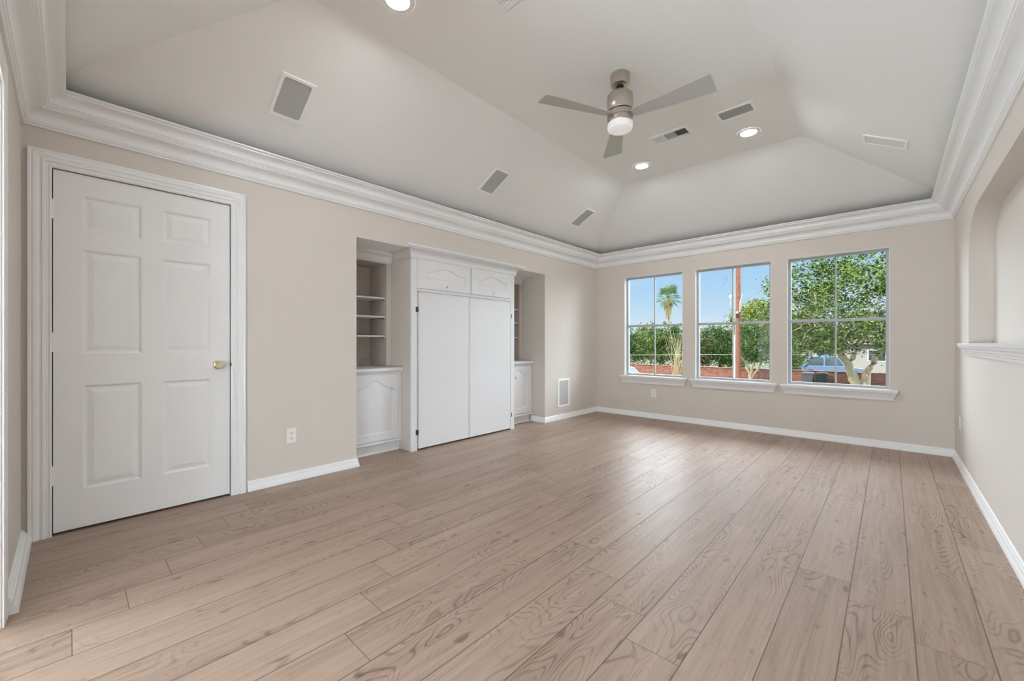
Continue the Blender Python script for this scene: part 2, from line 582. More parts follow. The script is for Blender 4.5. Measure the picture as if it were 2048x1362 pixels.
ORIGIN = {}
def thing(name, label, cat, loc=(0, 0, 0), group=None, kind=None):
    o_ = bpy.data.objects.new(name, None)
    COL.objects.link(o_)
    o_.location = loc
    o_.empty_display_size = 0.1
    return tag(o_, label, cat, group, kind)
def tag(o_, label, cat, group=None, kind=None):
    o_['label'] = label
    o_['category'] = cat
    if group:
        o_['group'] = group
    if kind:
        o_['kind'] = kind
    return o_
def part(mb, name, mat, parent, smooth=40, label=None):
    """mesh given in world coordinates, parented to a thing (or to a part at world origin)"""
    me_ob = mb.build(name, mat, None, smooth)
    me_ob.parent = parent
    w = Vector((0, 0, 0))
    q = parent
    while q is not None:
        w += Vector(q.location)
        q = q.parent
    if w.length > 0:
        me_ob.data.transform(Matrix.Translation(-w))
    if label:
        me_ob['label'] = label
    return me_ob
def copy_tree(o_, loc):
    c = o_.copy()
    COL.objects.link(c)
    c.location = loc
    for ch in list(o_.children):
        k = ch.copy()
        COL.objects.link(k)
        k.parent = c
        for g in list(ch.children):
            h_ = g.copy()
            COL.objects.link(h_)
            h_.parent = k
    return c

# ================================================================== THE ROOM
NW = -0.02            # face of the near wall behind the camera
T = 0.14              # wall thickness
TOP = 2.62
fl = MB().box((-0.9, -3.6, -0.12), (5.2, L + 0.02, 0.0)).build('floor', M_FLOOR, smooth=0)
tag(fl, 'light greige oak plank floor running towards the windows', 'floor', kind='structure')

NY0, NY1, NZ = 1.855, 4.508, 2.005     # shelf alcove in the left wall
DX = -0.78                             # back of the alcove
DY0, DY1, DZ = 0.088, 0.9295, 2.052    # door opening
wl = MB()
wl.box((-T, NW - T, 0), (0, DY0, TOP)).box((-T, DY0, DZ), (0, DY1, TOP)).box((-T, DY1, 0), (0, NY0, TOP))
wl.box((-T, NY0, NZ), (0, NY1, TOP)).box((-T, NY1, 0), (0, L + T, TOP))
wl.box((DX, NY0 - 0.08, 0), (-T, NY0, NZ + 0.1)).box((DX, NY1, 0), (-T, NY1 + 0.08, NZ + 0.1))
wl.box((DX - 0.08, NY0 - 0.08, 0), (DX, NY1 + 0.08, NZ + 0.1)).box((DX, NY0, NZ), (-T, NY1, NZ + 0.1))
tag(wl.build('wall_left', M_WALL, smooth=0), 'cream painted wall with white door and deep cabinet alcove', 'wall', kind='structure')

WINS = [(0.485, 1.345), (1.507, 2.379), (2.539, 3.416)]
WZ0, WZ1 = 0.600, 2.058
wf = MB()
edges = [-T] + [q for w in WINS for q in w] + [W + 0.3]
for i in range(0, len(edges), 2):
    wf.box((edges[i], L, 0), (edges[i + 1], L + T, TOP))
for a, b_ in WINS:
    wf.box((a, L, 0), (b_, L + T, WZ0)).box((a, L, WZ1), (b_, L + T, TOP))
tag(wf.build('wall_far', M_WALL, smooth=0), 'cream wall at the far end holding three windows', 'wall', kind='structure')

# right wall with an arched shallow niche above a ledge
AY0, AY1, AZ0 = 1.25, 4.897, 1.045
def arch_pts(off=0.0):
    pts = []
    n = 14
    ry, rz, top = 0.48, 0.34, 2.060
    for k in range(n + 1):
        a = PI / 2 * k / n
        pts.append((AY1 - ry + ry * math.cos(a) ** 0.9, top - rz + rz * math.sin(a) ** 0.9))
    for k in range(n + 1):
        a = PI / 2 * (1 - k / n)
        pts.append((AY0 + ry - ry * math.cos(a) ** 0.9, top - rz + rz * math.sin(a) ** 0.9))
    return pts
ap = arch_pts()
wr = MB()
ND = 0.125
wr.box((W, NW - T, 0), (W + T + 0.1, L + T, AZ0))
wr.box((W, NW - T, AZ0), (W + T + 0.1, AY0, TOP)).box((W, AY1, AZ0), (W + T + 0.1, L + T, TOP))
wr.box((W + ND, AY0, AZ0), (W + T + 0.1, AY1, TOP))
# spandrel above the arch (solid between the curve and the top)
top_y = [p[0] for p in ap]
vs, fs = [], []
for y_, z_ in ap:
    vs += [(W, y_, z_), (W, y_, TOP), (W + ND, y_, z_), (W + ND, y_, TOP)]
for k in range(len(ap) - 1):
    a_, b_ = 4 * k, 4 * (k + 1)
    fs += [(a_, b_, b_ + 1, a_ + 1), (a_ + 2, a_ + 3, b_ + 3, b_ + 2), (a_, a_ + 2, b_ + 2, b_)]
wr.add(vs, fs)
ob = wr.build('wall_right', M_WALL, smooth=30)
tag(ob, 'cream wall on the right with a shallow arched niche', 'wall', kind='structure')

OX0, OX1, OZ = 0.965, W - 0.02, 2.06     # wide cased opening the photographer stands in front of
wb = MB()
wb.box((-T, NW - T, 0), (OX0, NW, TOP)).box((OX0, NW - T, OZ), (W + T, NW, TOP)).box((OX1, NW - T, 0), (W + T, NW, OZ))
tag(wb.build('wall_back', M_WALL, smooth=0), 'cream wall beside the door, cased opening towards the hall', 'wall', kind='structure')

# hall behind the opening
wh = MB()
wh.box((-0.9, -3.6, 0), (5.2, -3.5, TOP)).box((-0.9, -3.5, 0), (-0.8, NW - T, TOP)).box((5.1, -3.5, 0), (5.2, NW - T, TOP))
wh.box((-0.9, NW - T - 0.02, 0), (-T, NW - T, TOP)).box((W + T, NW - T - 0.02, 0), (5.2, NW - T, TOP))
tag(wh.build('wall_hall', M_CEIL, smooth=0), 'plain pale walls of the hall behind the opening', 'wall', kind='structure')
ch = MB().box((-0.9, -3.6, 2.5), (5.2, NW - T + 0.01, 2.6)).build('ceiling_hall', M_CEIL, smooth=0)
tag(ch, 'flat white hall ceiling beyond the opening', 'ceiling', kind='structure')

# tray ceiling
CB, CT, CS = 2.435, 3.0, 1.05
SL = (CT - CB) / CS
cm = MB()
def ring(off, z):
    return [(off, NW + off, z), (W - off, NW + off, z), (W - off, L - off, z), (off, L - off, z)]
cm.add(ring(0, CB) + ring(CS, CT), [(i, (i + 1) % 4, 4 + (i + 1) % 4, 4 + i) for i in range(4)] + [(4, 5, 6, 7)])
cm.box((-0.1, NW - 0.1, CT + 0.02), (W + 0.1, L + 0.1, CT + 0.1))
cm.box((-T, NW - T, TOP - 0.02), (-0.1, L + T, CT + 0.1)).box((W + 0.1, NW - T, TOP - 0.02), (W + T, L + T, CT + 0.1))
cm.box((-0.1, NW - T, TOP - 0.02), (W + 0.1, NW - 0.1, CT + 0.1)).box((-0.1, L + 0.1, TOP - 0.02), (W + 0.1, L + T, CT + 0.1))
ceil_ob = cm.build('ceiling', M_CEIL, smooth=0)
tag(ceil_ob, 'white tray ceiling with sloping sides and flat centre', 'ceiling', kind='structure')
# normals of the inner tray must face the room; keep as built

# crown moulding
HC, HT, CD = 2.252, 2.438, 0.163
crown = [(0.0, HC)]
def arc(c, r, a0, a1, n=6):
    return [(c[0] + r * math.cos(math.radians(a0 + (a1 - a0) * k / n)), c[1] + r * math.sin(math.radians(a0 + (a1 - a0) * k / n))) for k in range(n + 1)]
crown += [(0.010, HC), (0.014, HC + 0.004), (0.014, HC + 0.010), (0.010, HC + 0.013), (0.018, HC + 0.016), (0.020, HC + 0.024), (0.024, HC + 0.026)]
crown += [(0.024 + 0.048 * (1 - math.cos(math.radians(a))), HC + 0.028 + 0.058 * math.sin(math.radians(a))) for a in range(0, 91, 12)]
crown += [(0.078, HC + 0.087), (0.078, HC + 0.094), (0.086, HC + 0.096), (0.086, HC + 0.103), (0.094, HC + 0.105), (0.096, HC + 0.112), (0.102, HC + 0.114)]
crown += [(0.102 + 0.040 * (1 - math.cos(math.radians(a))), HC + 0.116 + 0.046 * math.sin(math.radians(a))) for a in range(0, 91, 12)]
crown += [(0.148, HC + 0.163), (0.148, HC + 0.170), (0.157, HC + 0.173), (CD, HC + 0.178), (CD, HT)]
# real crown is hollow: a thin board leaning off the wall
crown += [(CD - 0.012, HT), (CD - 0.012, HC + 0.176), (0.060, HC + 0.112), (0.008, HC + 0.03)]
runs = [((0, NW, 0), (0, L, 0), (1, 0, 0), 'white crown moulding along the left wall above the door'),
        ((0, L, 0), (W, L, 0), (0, -1, 0), 'white crown moulding along the window wall'),
        ((W, L, 0), (W, NW, 0), (-1, 0, 0), 'white crown moulding along the right wall above the arched niche'),
        ((W, NW, 0), (0, NW, 0), (0, 1, 0), 'white crown moulding along the near wall at upper left')]
for i, (a, b_, n_, lb) in enumerate(runs):
    tr_ = tag(MB().mould(crown, a, b_, n_, 1, -1).build('trim_%d' % (i + 1), M_TRIM, smooth=25), lb, 'moulding', kind='structure')
    part(MB().mould([(0.001, 2.30), (0.066, 2.372), (0.135, 2.428), (0.135, 2.434), (0.06, 2.392), (0.001, 2.362)], a, b_, n_, 1, -1), 'shade_board', M_SHADE_BOARD, tr_, smooth=0, label='added dark board deepening shade behind the crown')  # unseen dark board added to deepen the shade above the crown

# baseboards
BB = [(0, 0), (0.020, 0), (0.020, 0.012), (0.016, 0.030), (0.013, 0.036), (0.012, 0.052), (0.009, 0.056), (0.009, 0.064), (0.006, 0.070), (0.0, 0.073)]
bl = MB()
bl.mould(BB, (0, 1.030, 0), (0, NY0, 0), (1, 0, 0), 0, 1)
bl.mould(BB, (0, NY1, 0), (0, L, 0), (1, 0, 0), -1, -1)
bl.mould(BB, (-0.235, NY1, 0), (0, NY1, 0), (0, -1, 0), 0, 1)
tag(bl.build('baseboard_left', M_TRIM, smooth=25), 'white baseboard at the foot of the left wall', 'baseboard', kind='structure')
tag(MB().mould(BB, (0, L, 0), (W, L, 0), (0, -1, 0), 1, -1).build('baseboard_far', M_TRIM, smooth=25), 'white baseboard under the three windows', 'baseboard', kind='structure')
tag(MB().mould(BB, (W, L, 0), (W, NW, 0), (-1, 0, 0), 1, -1).build('baseboard_right', M_TRIM, smooth=25), 'white baseboard at the foot of the right wall', 'baseboard', kind='structure')
tag(MB().mould([(o_ * 1.9, z_) for o_, z_ in BB], (0.0, NW, 0), (0.868, NW, 0), (0, 1, 0), 0, 0).build('baseboard_back', M_TRIM, smooth=25), 'short white baseboard in the near left corner', 'baseboard', kind='structure')

# ------------------------------------------------------------------ door casing profile (a across, d out)
CAS = [(0, 0), (0, 0.013), (0.007, 0.017), (0.013, 0.013), (0.024, 0.012), (0.028, 0.018), (0.036, 0.018), (0.040, 0.012),
       (0.047, 0.013), (0.055, 0.019), (0.068, 0.022), (0.074, 0.018), (0.080, 0.021), (0.088, 0.019), (0.088, 0)]
def casing_frames(a0, a1, zt, place):
    return [lambda a, d: place(a0 - a, 0.0, d), lambda a, d: place(a0 - a, zt + a, d),
            lambda a, d: place(a1 + a, zt + a, d), lambda a, d: place(a1 + a, 0.0, d)]

# ------------------------------------------------------------------ the six-panel door
dr = thing('door_1', 'white six panel door with glass knob in left wall', 'door', (0, 0.508, 0), kind='structure')
LY0, LY1, LZ0, LZ1 = 0.0935, 0.9235, 0.014, 2.045
py = [(0.207, 0.462), (0.561, 0.814)]
pz = [(0.231, 0.831), (1.012, 1.613), (1.722, 1.925)]
ys = [LY0] + [q for p in py for q in p] + [LY1]
zs = [LZ0] + [q for p in pz for q in p] + [LZ1]
leaf = MB()
XF = -0.004
def panel_rings(mb, y0, y1, z0, z1, xf, steps, sgn=1):
    prev = None
    for ins, dep in steps:
        r_ = [(xf + dep, y0 + ins, z0 + ins), (xf + dep, y1 - ins, z0 + ins), (xf + dep, y1 - ins, z1 - ins), (xf + dep, y0 + ins, z1 - ins)]
        if prev:
            mb.add(prev + r_, [(i, (i + 1) % 4, 4 + (i + 1) % 4, 4 + i) for i in range(4)])
        prev = r_
    mb.add(prev, [(0, 1, 2, 3)])
for i in range(5):
    for j in range(7):
        a, b_, c, d = ys[i], ys[i + 1], zs[j], zs[j + 1]
        if i % 2 == 1 and j % 2 == 1:
            panel_rings(leaf, a, b_, c, d, XF, [(0, 0), (0.004, -0.002), (0.012, -0.010), (0.020, -0.0105), (0.046, -0.003), (0.050, -0.003)])
        else:
            leaf.add([(XF, a, c), (XF, b_, c), (XF, b_, d), (XF, a, d)], [(0, 1, 2, 3)])
# sides and back of the leaf
leaf.add([(XF, LY0, LZ0), (XF, LY1, LZ0), (XF, LY1, LZ1), (XF, LY0, LZ1), (-0.044, LY0, LZ0), (-0.044, LY1, LZ0), (-0.044, LY1, LZ1), (-0.044, LY0, LZ1)],
         [(0, 4, 5, 1), (1, 5, 6, 2), (2, 6, 7, 3), (3, 7, 4, 0), (4, 7, 6, 5)])
part(leaf, 'door_leaf', M_DOOR, dr, smooth=20)
jb = MB()
jb.box((-T, DY0 - 0.001, 0), (-0.048, DY0 + 0.02, DZ)).box((-T, DY1 - 0.02, 0), (-0.048, DY1 + 0.001, DZ)).box((-T, DY0, DZ - 0.02), (-0.048, DY1, DZ + 0.001))
jb.box((-T, DY0, 0.0), (-0.10, DY1, DZ))
part(jb, 'jamb_shade_box', M_BLACK, dr, smooth=0)  # jamb and backing coloured black so the gaps round the leaf look shaded
cs = MB().strip(CAS, casing_frames(0.0895, 0.928, 2.049, lambda y_, z_, d: (d, y_, z_)))
part(cs, 'door_casing', M_TRIM, dr, smooth=20)
for hz in (0.332, 1.076, 1.817):
    hb = MB().lathe([(0.0062, hz - 0.05), (0.0062, hz + 0.05)], (0.006, 0.0915, 0), n=14)
    hb.lathe([(0.003, hz + 0.05), (0.0055, hz + 0.053), (0.003, hz + 0.058)], (0.006, 0.0915, 0), n=12)
    hb.box((-0.003, 0.092, hz - 0.05), (0.0005, 0.102, hz + 0.05))
    part(hb, 'hinge', M_TRIM, dr, label='white painted door hinge')
kb = MB().lathe([(0.031, -0.004), (0.031, 0.002), (0.026, 0.006), (0.012, 0.009), (0.011, 0.020)], (0.0, 0.857, 0.924), axis='x', n=32)
rose = part(kb, 'rosette', M_BRASS, dr, label='brass knob rosette')
kg = MB().lathe([(0.012, 0.018), (0.020, 0.022), (0.027, 0.032), (0.029, 0.042), (0.027, 0.052), (0.020, 0.060), (0.008, 0.064)], (0.0, 0.857, 0.924), axis='x', n=32)
part(kg, 'door_knob', M_KNOBGLASS, dr, label='clear glass door knob with brass core')
kc = MB().lathe([(0.006, 0.018), (0.013, 0.026), (0.014, 0.040), (0.008, 0.050), (0.002, 0.052)], (0.0, 0.857, 0.924), axis='x', n=20)
part(kc, 'knob_core', M_BRASS, dr)
sk = MB().lathe([(0.012, 0.0), (0.012, 0.004)], (0.0, 0, 0), axis='x', n=20)
sk.v = [(x_ + 0.010, 0.9275 + y_ * 0.35, 0.924 + z_ * 0.95) for x_, y_, z_ in sk.v]
part(sk, 'strike_plate', M_BLACK, dr, label='black latch lip at the door edge')

# casing of the wide opening in the near wall
oc = MB().strip([(a * 1.05, d * 0.55) for a, d in CAS], casing_frames(OX0 - 0.004, OX1 + 0.2, OZ, lambda x_, z_, d: (min(x_, W - 0.001), NW + d, z_)))
tag(oc.build('trim_5', M_TRIM, smooth=20), 'white casing of the opening at the far left edge', 'moulding', kind='structure')

# ------------------------------------------------------------------ windows
SILL = [(0.0, 0.0), (0.0, -0.022)]
GY = L + 0.085
for i, (a, b_) in enumerate(WINS):
    w = thing('window_%d' % (i + 1), ['left window with a tall palm tree outside', 'middle window crossed by the brown utility pole outside', 'right window filled by the big oak outside'][i], 'window', ((a + b_) / 2, L, WZ0), kind='structure')
    fr_ = MB()
    fw = 0.028
    fr_.box((a, GY - 0.02, WZ0), (a + fw, GY + 0.03, WZ1)).box((b_ - fw, GY - 0.02, WZ0), (b_, GY + 0.03, WZ1))
    fr_.box((a + fw, GY - 0.02, WZ0), (b_ - fw, GY + 0.03, WZ0 + 0.026)).box((a + fw, GY - 0.02, WZ1 - 0.026), (b_ - fw, GY + 0.03, WZ1))
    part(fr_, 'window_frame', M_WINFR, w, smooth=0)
    rv = MB()
    rv.box((a - 0.0005, L - 0.0006, WZ0), (a + 0.0045, GY - 0.02, WZ1)).box((b_ - 0.0045, L - 0.0006, WZ0), (b_ + 0.0005, GY - 0.02, WZ1))
    rv.box((a, L - 0.0006, WZ1 - 0.0045), (b_, GY - 0.02, WZ1 + 0.0005))
    part(rv, 'reveal_lining', M_TRIM, w, smooth=0)
    sa = MB()
    zm = 1.331
    sa.cbox((a + fw, GY - 0.006, zm - 0.016), (b_ - fw, GY + 0.026, zm + 0.016), 0.004)
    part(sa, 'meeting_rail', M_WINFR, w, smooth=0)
    for z0_, z1_ in ((WZ0 + 0.026, zm - 0.016), (zm + 0.016, WZ1 - 0.026)):
        mu = MB().cbox(((a + b_) / 2 - 0.008, GY + 0.001, z0_), ((a + b_) / 2 + 0.008, GY + 0.02, z1_), 0.003)
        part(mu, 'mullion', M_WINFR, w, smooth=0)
        pn = MB().box((a + fw - 0.004, GY + 0.008, z0_ - 0.004), (b_ - fw + 0.004, GY + 0.012, z1_ + 0.004))
        part(pn, 'pane', M_GLASS, w, smooth=0)
    st = MB().cbox((a - 0.064, L - 0.052, WZ0 - 0.022), (b_ + 0.064, L, WZ0), 0.004)
    st.box((a + 0.001, L - 0.01, WZ0 - 0.022), (b_ - 0.001, GY - 0.02, WZ0 + 0.001))
    part(st, 'window_sill', M_TRIM, w, smooth=30)
    apr = [(0.0, -0.022), (0.046, -0.022), (0.046, -0.030), (0.040, -0.036), (0.034, -0.052), (0.026, -0.066), (0.020, -0.080), (0.016, -0.094), (0.016, -0.108), (0.0, -0.110)]
    ap_ = MB().mould(apr, (a - 0.014, L, WZ0), (b_ + 0.014, L, WZ0), (0, -1, 0), -1, 1)
    part(ap_, 'sill_apron', M_TRIM, w, smooth=25)

# ------------------------------------------------------------------ ledge under the arched niche
LG = [(-0.12, 0.0), (0.052, 0.0), (0.056, -0.004), (0.056, -0.022), (0.050, -0.026), (0.048, -0.036), (0.036, -0.046), (0.034, -0.058), (0.026, -0.062), (0.024, -0.074), (0.016, -0.078), (0.014, -0.092), (0.0, -0.096)]
lg = MB()
lg.mould([(o_, z_) for o_, z_ in LG if o_ >= 0] + [(0, 0)], (W, AY1 + 0.012, 1.074), (W, AY0 - 0.012, 1.074), (-1, 0, 0), -1, 1)
lg.box((W - 0.001, AY0 + 0.001, 1.046), (W + ND - 0.001, AY1 - 0.001, 1.0735))
nl = lg.build('trim_6', M_TRIM, smooth=25)
tag(nl, 'white moulded ledge at the foot of the arched niche', 'ledge', kind='structure')

tag(MB().box((DX + 0.001, NY0 + 0.001, NZ - 0.0025), (-0.001, NY1 - 0.001, NZ + 0.0005)).build('trim_7', M_CEIL, smooth=0), 'white painted soffit over the cabinet alcove', 'soffit', kind='structure')

# ------------------------------------------------------------------ alcove cabinetry
CX = -0.055                     # face of the tall cabinet
CY0, CY1 = 2.447, 3.956
tcab = thing('tall_cabinet', 'tall white cabinet with two plain full height doors in alcove', 'cabinet', (CX, (CY0 + CY1) / 2, 0))
def arch_panel(mb, y0, y1, z0, z1, xf, oy, oz0, oz1, rise, thick=0.018, n=18):
    """slab door (front at xf+thick) with a cathedral raised panel pressed into its face"""
    F = xf + thick
    def outline(ins):
        a, b_ = y0 + oy + ins, y1 - oy - ins
        zb, zt = z0 + oz0 + ins, z1 - oz1 - ins
        pts = [(a, zb), (b_, zb)]
        sh = 0.10 * (b_ - a)
        pts.append((b_, zt - rise))
        for k in range(n + 1):
            q = k / n
            y_ = (b_ - sh) + (a + sh - b_ + sh) * q
            pts.append((y_, zt - rise + rise * (0.5 - 0.5 * math.cos(2 * PI * q)) ** 0.8))
        pts.append((a, zt - rise))
        return pts
    def outer():
        pts = [(y0, z0), (y1, z0), (y1, z1)]
        for k in range(n + 1):
            q = k / n
            pts.append((y1 + (y0 - y1) * (0.04 + 0.92 * q), z1))
        pts.append((y0, z1))
        return pts
    c_ = 0.004
    rings = [[(xf, p[0], p[1]) for p in outer()], [(F - c_, p[0], p[1]) for p in outer()]]
    o2 = []
    for y_, z_ in outer():
        o2.append((F, min(max(y_, y0 + c_), y1 - c_), min(max(z_, z0 + c_), z1 - c_)))
    rings.append(o2)
    for ins, dep in ((0, 0), (0.003, -0.004), (0.009, -0.006), (0.012, -0.006), (0.030, -0.001)):
        rings.append([(F + dep, p[0], p[1]) for p in outline(ins)])
    m_ = len(rings[0])
    vs = [p for r_ in rings for p in r_]
    fs = []
    for k in range(len(rings) - 1):
        for i in range(m_):
            j = (i + 1) % m_
            fs.append((k * m_ + i, k * m_ + j, (k + 1) * m_ + j, (k + 1) * m_ + i))
    fs.append(tuple((len(rings) - 1) * m_ + i for i in range(m_)))
    fs.append(tuple(range(m_))[::-1])
    mb.add(vs, fs)
def cab_knob(y_, z_, xf, parent):
    k = MB().lathe([(0.006, 0.0), (0.0045, 0.008), (0.006, 0.013), (0.0125, 0.018), (0.0135, 0.023), (0.010, 0.028), (0.003, 0.030)], (xf, y_, z_), axis='x', n=20)
    return part(k, 'knob', M_CHROME, parent, label='small chrome knob')
bd = MB()
bd.box((DX + 0.001, CY0 + 0.001, 0.0), (CX - 0.02, CY0 + 0.019, NZ - 0.003)).box((DX + 0.001, CY1 - 0.019, 0.0), (CX - 0.02, CY1 - 0.001, NZ - 0.003))
bd.box((DX + 0.001, CY0 + 0.02, NZ - 0.025), (CX - 0.02, CY1 - 0.02, NZ - 0.003)).box((DX + 0.001, CY0 + 0.02, 0.0), (DX + 0.012, CY1 - 0.02, NZ - 0.03))
part(bd, 'cabinet_side', M_WALL, tcab, smooth=0, label='cream painted cabinet sides')
ff = MB()
ff.box((CX - 0.02, CY0, 0.0), (CX, CY0 + 0.072, NZ - 0.003)).box((CX - 0.02, CY1 - 0.062, 0.0), (CX, CY1, NZ - 0.003))
ff.box((CX - 0.02, CY0 + 0.072, 1.91), (CX, CY1 - 0.062, NZ - 0.003)).box((CX - 0.02, CY0 + 0.072, 1.596), (CX, CY1 - 0.062, 1.632))
ff.box((CX - 0.02, 3.196, 1.632), (CX, 3.232, 1.91))
part(ff, 'face_frame', M_CAB, tcab, smooth=0)
cc = [(0.0, 1.915), (0.010, 1.915), (0.013, 1.925), (0.018, 1.930), (0.020, 1.942)]
cc += [(0.020 + 0.050 * (1 - math.cos(math.radians(q))), 1.944 + 0.058 * math.sin(math.radians(q))) for q in range(0, 91, 15)]
cc += [(0.076, 2.004), (0.078, 2.012), (0.090, 2.016), (0.093, 2.024), (0.093, 2.040), (0.057, 2.040), (0.057, 2.0), (0.0, 1.985)]
cm_ = MB().mould(cc, (CX, CY0, 0), (CX, CY1, 0), (1, 0, 0), -1, 1)
side = [(o_, z_) for o_, z_ in cc if z_ < 2.001]
side = [(o_, z_) for o_, z_ in cc[:12]] + [(0.07, 2.0), (0.0, 2.0)]
part(cm_, 'cabinet_crown', M_CAB, tcab, smooth=25)
cm_ = MB().mould(side, (CX - 0.001, CY1, 0), (-0.34, CY1, 0), (0, 1, 0), -1, 0)
part(cm_, 'crown_return', M_WALL, tcab, smooth=25, label='cream painted crown return')
cm_ = MB().mould(side, (-0.34, CY0, 0), (CX - 0.001, CY0, 0), (0, -1, 0), 0, 1)
part(cm_, 'crown_return', M_WALL, tcab, smooth=25, label='cream painted crown return')
for k, (y0_, y1_) in enumerate(((2.527, 3.198), (3.2055, 3.886))):
    d_ = MB()
    x0_, x1_ = CX - 0.040, CX + 0.010
    d_.cbox((x0_, y0_, 0.018), (x1_, y1_, 1.590), 0.002)
    dd = part(d_, 'cabinet_door', M_CAB, tcab, smooth=0)
    ed = MB()
    for q0, q1 in (((y0_, 0.018), (y0_ + 0.014, 1.59)), ((y1_ - 0.014, 0.018), (y1_, 1.59)), ((y0_ + 0.014, 1.576), (y1_ - 0.014, 1.59))):
        ed.cbox((x1_ - 0.002, q0[0], q0[1]), (x1_ + 0.004, q1[0], q1[1]), 0.0015)
    part(ed, 'edge_bead', M_CAB, dd, smooth=0)
    hy = y0_ - 0.004 if k == 0 else y1_ + 0.004
    sg = -1 if k == 0 else 1
    for hz in (1.412, 0.182):
        h_ = MB().lathe([(0.006, hz - 0.022), (0.006, hz + 0.022)], (CX + 0.008, hy, 0), n=12)
        h_.cbox((CX - 0.001, hy, hz - 0.026), (CX + 0.004, hy + sg * 0.024, hz + 0.026), 0.002)
        part(h_, 'hinge', M_DARK if True else M_CHROME, dd, label='dark metal cabinet hinge')
for y0_, y1_ in ((2.512, 3.216), (3.233, 3.888)):
    d_ = MB()
    arch_panel(d_, y0_, y1_, 1.626, 1.914, CX, 0.085, 0.085, 0.062, 0.052, 0.017)
    dd = part(d_, 'upper_door', M_CAB, tcab, smooth=22)
    cab_knob((y0_ + y1_) / 2, 1.668, CX + 0.017, dd)

def base_cabinet(label, y0, y1, dy0, dy1, knob_y):
    th = thing('base_cabinet', label, 'cabinet', (-0.22, (y0 + y1) / 2, 0), 'low cabinets beside the tall cabinet')
    b_ = MB().box((DX + 0.002, y0 + 0.002, 0.100), (-0.236, y1 - 0.002, 0.800))
    part(b_, 'carcass', M_CAB, th, smooth=0)
    b_ = MB().box((DX + 0.002, y0 + 0.002, 0.0), (-0.262, y1 - 0.002, 0.0998))
    b_.mould([(0, 0), (0.016, 0), (0.016, 0.006), (0.010, 0.016), (0, 0.018)], (-0.262, y0 + 0.002, 0), (-0.262, y1 - 0.022, 0), (1, 0, 0))
    part(b_, 'toe_kick', M_CAB, th, smooth=20)
    b_ = MB()
    b_.cbox((DX + 0.002, y0 + 0.002, 0.8002), (-0.196, y1 - 0.002, 0.832), 0.004)
    b_.mould([(0, 0.786), (0.014, 0.786), (0.020, 0.800), (0, 0.8)], (-0.236, y0 + 0.002, 0), (-0.236, y1 - 0.002, 0), (1, 0, 0))
    part(b_, 'countertop', M_CAB, th, smooth=20)
    b_ = MB()
    arch_panel(b_, dy0, dy1, 0.128, 0.766, -0.236, 0.062, 0.070, 0.058, 0.070, 0.019)
    d_ = part(b_, 'cabinet_door', M_CAB, th, smooth=22)
    cab_knob(knob_y, 0.622, -0.217, d_)
    b_ = MB().mould([(0, 0.100), (0.024, 0.100), (0.026, 0.104), (0.024, 0.112), (0.018, 0.116), (0, 0.118)], (-0.236, y0 + 0.002, 0), (-0.236, y1 - 0.002, 0), (1, 0, 0))
    part(b_, 'bottom_moulding', M_CAB, th, smooth=20)
    return th
base_cabinet('low white arched panel cabinet left of the tall cabinet', NY0, CY0, 1.895, 2.402, 2.322)
base_cabinet('low white arched panel cabinet right of the tall cabinet', CY1, NY1, 3.990, 4.455, 4.142)

def bookcase(label, y0, y1, iy0, iy1, zs_, grp):
    th = thing('bookcase', label, 'bookcase', (-0.42, (y0 + y1) / 2, 0.834), grp)
    fx = -0.419
    z0, z1, zt = 0.834, 1.893, NZ - 0.003
    f_ = MB()
    f_.box((fx - 0.02, y0 + 0.002, z0), (fx, iy0, zt)).box((fx - 0.02, iy1, z0), (fx, y1 - 0.002, zt)).box((fx - 0.02, iy0, z1), (fx, iy1, zt))
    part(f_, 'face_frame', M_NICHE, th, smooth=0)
    b_ = MB()
    b_.box((DX + 0.002, y0 + 0.004, z0), (DX + 0.012, y1 - 0.004, z1 + 0.02))
    b_.box((DX + 0.012, iy0 - 0.02, z0), (fx - 0.02, iy0 - 0.001, z1 + 0.02)).box((DX + 0.012, iy1 + 0.001, z0), (fx - 0.02, iy1 + 0.02, z1 + 0.02))
    b_.box((DX + 0.012, iy0, z1 + 0.001), (fx - 0.02, iy1, z1 + 0.02))
    b_.mould([(0, 0), (0.014, 0), (0.014, 0.05), (0.008, 0.058), (0.006, 0.07), (0, 0.075)], (DX + 0.012, iy0, z0), (DX + 0.012, iy1, z0), (1, 0, 0))
    b_.mould([(0, 0), (0.006, 0.004), (0.010, 0.02), (0.018, 0.03), (0.018, 0.04), (0, 0.04)], (DX + 0.012, iy0, z1 - 0.04), (DX + 0.012, iy1, z1 - 0.04), (1, 0, 0))
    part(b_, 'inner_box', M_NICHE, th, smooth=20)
    cp = [(0.0, z1 + 0.012), (0.008, z1 + 0.012), (0.010, z1 + 0.024), (0.016, z1 + 0.030)]
    cp += [(0.016 + 0.040 * (1 - math.cos(math.radians(q))), z1 + 0.032 + 0.050 * math.sin(math.radians(q))) for q in range(0, 91, 15)]
    cp += [(0.060, z1 + 0.086), (0.060, zt), (0.0, zt)]
    c_ = MB().mould(cp, (fx, y0 + 0.002, 0), (fx, y1 - 0.002, 0), (1, 0, 0))
    part(c_, 'crown_moulding', M_CAB, th, smooth=25)
    for z_ in zs_:
        s_ = MB().cbox((DX + 0.013, iy0 + 0.002, z_ - 0.018), (-0.445, iy1 - 0.002, z_), 0.003)
        sh = part(s_, 'shelf', M_CAB, th, smooth=0)
        for px_ in (-0.475, -0.70):
            for yy_ in (iy0, iy1):
                k = MB().lathe([(0.0045, -0.016), (0.0045, 0.016)], (px_, yy_, z_ - 0.0235), axis='y', n=10)
                part(k, 'shelf_pin', M_DARK, sh, label='dark metal shelf pin')
    return th
